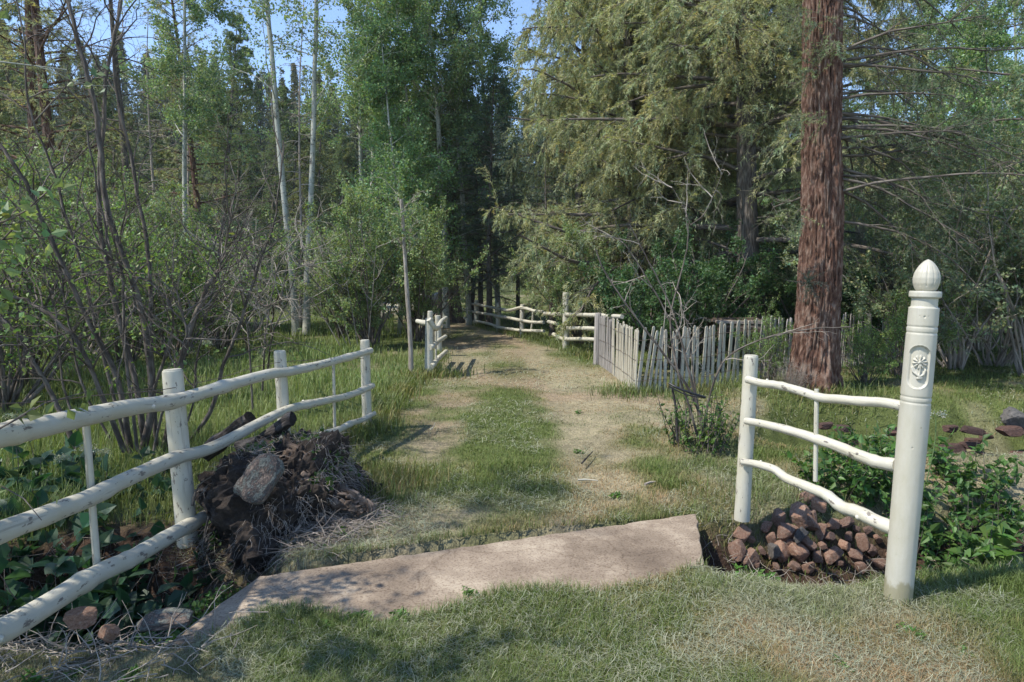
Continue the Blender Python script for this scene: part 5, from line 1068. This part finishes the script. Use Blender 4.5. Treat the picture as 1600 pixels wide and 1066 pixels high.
# long grass edging posts, fence line and banks
rg = np.random.default_rng(53); xs_, ys_ = [], []
for (cx, cy, r, n) in [(GA[0], GA[1], .12, 500), (GB[0], GB[1], .08, 160), (1.15, 3.9, .12, 500), (1.5, 3.75, .12, 260), (2.1, 4.05, .22, 500), (1.9, 3.5, .2, 400), (1.35, 3.6, .08, 160), (-1.46, 6.4, .15, 400), (1.7, 4.25, .3, 500), (-1.2, 9.9, .25, 700), (1.58, 8.3, .25, 500), (2.6, 8.6, .5, 900), (PB_[0], PB_[1] - .4, .35, 900), (-1.1, 4.3, .22, 900), (-1.0, 4.8, .3, 900)]:
    xs_.append(rg.normal(cx, r, n)); ys_.append(rg.normal(cy, r * .7, n))
t = rg.random(9000); yy = 4.6 + 8 * t ** 1.5; xs_.append(fencex(yy) - .05 + rg.normal(0, .12, 9000)); ys_.append(yy)
for (p0, p1) in zip(PB[1:-1], PB[2:]): tt = rg.random(900); xs_.append(p0[0] + (p1[0] - p0[0]) * tt + rg.normal(0, .15, 900)); ys_.append(p0[1] + (p1[1] - p0[1]) * tt + rg.normal(.2, .2, 900))
t = rg.random(2600) * (len(SLAB_VIS) - 1); i = t.astype(int); f = (t - i)[:, None]; SV = np.array(SLAB_VIS); q = SV[i] * (1 - f) + SV[i + 1] * f + rg.normal(0, .022, (2600, 2)); q = q[~inpoly(q[:, 0], q[:, 1], SLAB_VIS)]; xs_.append(q[:, 0]); ys_.append(q[:, 1])
x = np.concatenate(xs_); y = np.concatenate(ys_); k = ~inpoly(x, y, SLAB_VIS); x, y = x[k], y[k]; N = len(x)
g = Geo(); blades(g, x, y, np.where(y < 4.3, .05, .13) * rg.uniform(.4, 1.5, N), np.clip(.0012 * y, .003, .012), grasscol(x, y, np.full(N, .75), rg), .6, rg); o = g.build('long_grass', M['grass'], hide_T=True); o['kind'] = 'stuff'
# dead stalks and twig litter on the ditch banks
rg = np.random.default_rng(54)
def litter(pl, n, wd, name, ln, rad, mat, seed):
    rg = np.random.default_rng(seed); pl = np.array(pl); t = rg.random(n) * (len(pl) - 1); i = t.astype(int); f = (t - i)[:, None]; q = pl[i] * (1 - f) + pl[i + 1] * f + rg.normal(0, wd, (n, 2)); q = q[~inpoly(q[:, 0], q[:, 1], SLAB_VIS)]
    P = np.stack([q[:, 0], q[:, 1], H(q[:, 0], q[:, 1]) + rg.uniform(0, .06, len(q))], -1); a = rg.uniform(0, 6.28, len(q)); Q = grow(P, np.stack([np.cos(a), np.sin(a), rg.uniform(-.1, .5, len(q))], -1), ln * rg.uniform(.3, 1.5, len(q)), 5, .2, -.06, rg)
    Q[:, :, 2] = np.maximum(Q[:, :, 2], H(Q[..., 0], Q[..., 1]) + .002); g = Geo(); tubes(g, Q, rad * np.linspace(1, .4, 6), 4, cap=False); o = g.build(name, M[mat]); o['kind'] = 'stuff'
litter([(-4.5, 2.7), (-3, 2.9), (-2, 2.75), (-1.5, 2.8)], 1500, .28, 'twig_litter', .22, .0028, 'twig', 1)
litter([(-3.5, 3.3), (-2.4, 3.4), (-1.6, 3.6), (-1.3, 3.7)], 1200, .25, 'twig_litter', .2, .0024, 'shrub_bark', 2)
litter([(1.15, 3.55), (1.4, 3.8), (2.4, 3.7), (3.2, 3.9), (4, 4.1)], 1100, .16, 'twig_litter', .15, .002, 'twig', 3)
litter([(-1.9, 4.6), (-1.2, 4.3), (-.95, 3.9), (-1.2, 3.6)], 900, .10, 'twig_litter', .16, .002, 'dead_wood', 4)
# single sticks lying on the lawn
def lying(px, name, r, mat, label):
    pts = [gnd(x, y, .035) for x, y in px]; g = Geo(); p, rr = smoothline(pts, 24, (r, r * .5)); tubes(g, p, rr, 8, rough=.15); tag(g.build(name, M[mat], smooth=True), label, 'stick')
lying([(340, 1030), (400, 1031), (455, 1037), (545, 1044)], 'stick', .007, 'dead_wood', 'long thin pale stick lying on the mown grass at the bottom left')
lying([(454, 1052), (464, 1040), (474, 1024)], 'stick', .007, 'dead_wood', 'short pale stick crossing the long stick at the bottom left')
lying([(903, 750), (918, 749.5), (934, 751)], 'stick', .008, 'picket', 'short whitish wood sliver lying in the right wheel track')
lying([(909, 724), (918, 714), (926, 706)], 'stick', .008, 'char', 'short dark twig lying in the right wheel track')
lying([(1008, 757), (1016, 754), (1024, 753)], 'stick', .012, 'dead_wood', 'small brown bark chip lying right of the track')
lying([(672, 672), (677, 667), (680, 660)], 'stick', .006, 'picket', 'tiny pale stalk lying in the left wheel track')
# grey log and pale stones seen behind the willow, left of the three trunks
g = Geo(); p, r = smoothline([at(664, 470, 26), at(678, 468, 26), at(700, 467, 26.3)], 20, (.30, .27)); tubes(g, p, r, 20, rough=.06); tag(g.build('felled_log', M['greyboard'], smooth=True), 'grey felled log lying in the meadow just left of the three dark trunks', 'log')
for i, (px, py) in enumerate([(652, 484), (640, 487), (660, 488), (612, 480), (606, 492), (596, 490), (648, 480), (632, 481)]):
    put_rock(px, py, 21.5, .28, 'pale boulder lying in the meadow left of the felled log', 'pale boulders left of the felled log', seed=70 + i, mat='paint', sq=(1.5, 1, .6))
unlink_protos()
# ------------------------------------------------------------------ air
import bmesh
bm = bmesh.new(); bmesh.ops.create_cube(bm, size=1); me = bpy.data.meshes.new('haze'); bm.to_mesh(me); hz_ = bpy.data.objects.new('haze', me); C.objects.link(hz_)
hz_.scale = (1100, 940, 64); hz_.location = (0, 440, 30.6); m, t, b = newmat('haze'); t.nodes.remove(b); v = nd(t, 'ShaderNodeVolumePrincipled'); v.inputs['Density'].default_value = .0004; v.inputs['Color'].default_value = (.90, .94, 1, 1); v.inputs['Anisotropy'].default_value = .2
t.links.new(v.outputs[0], t.nodes['Material Output'].inputs['Volume']); me.materials.append(m); hz_['kind'] = 'stuff'
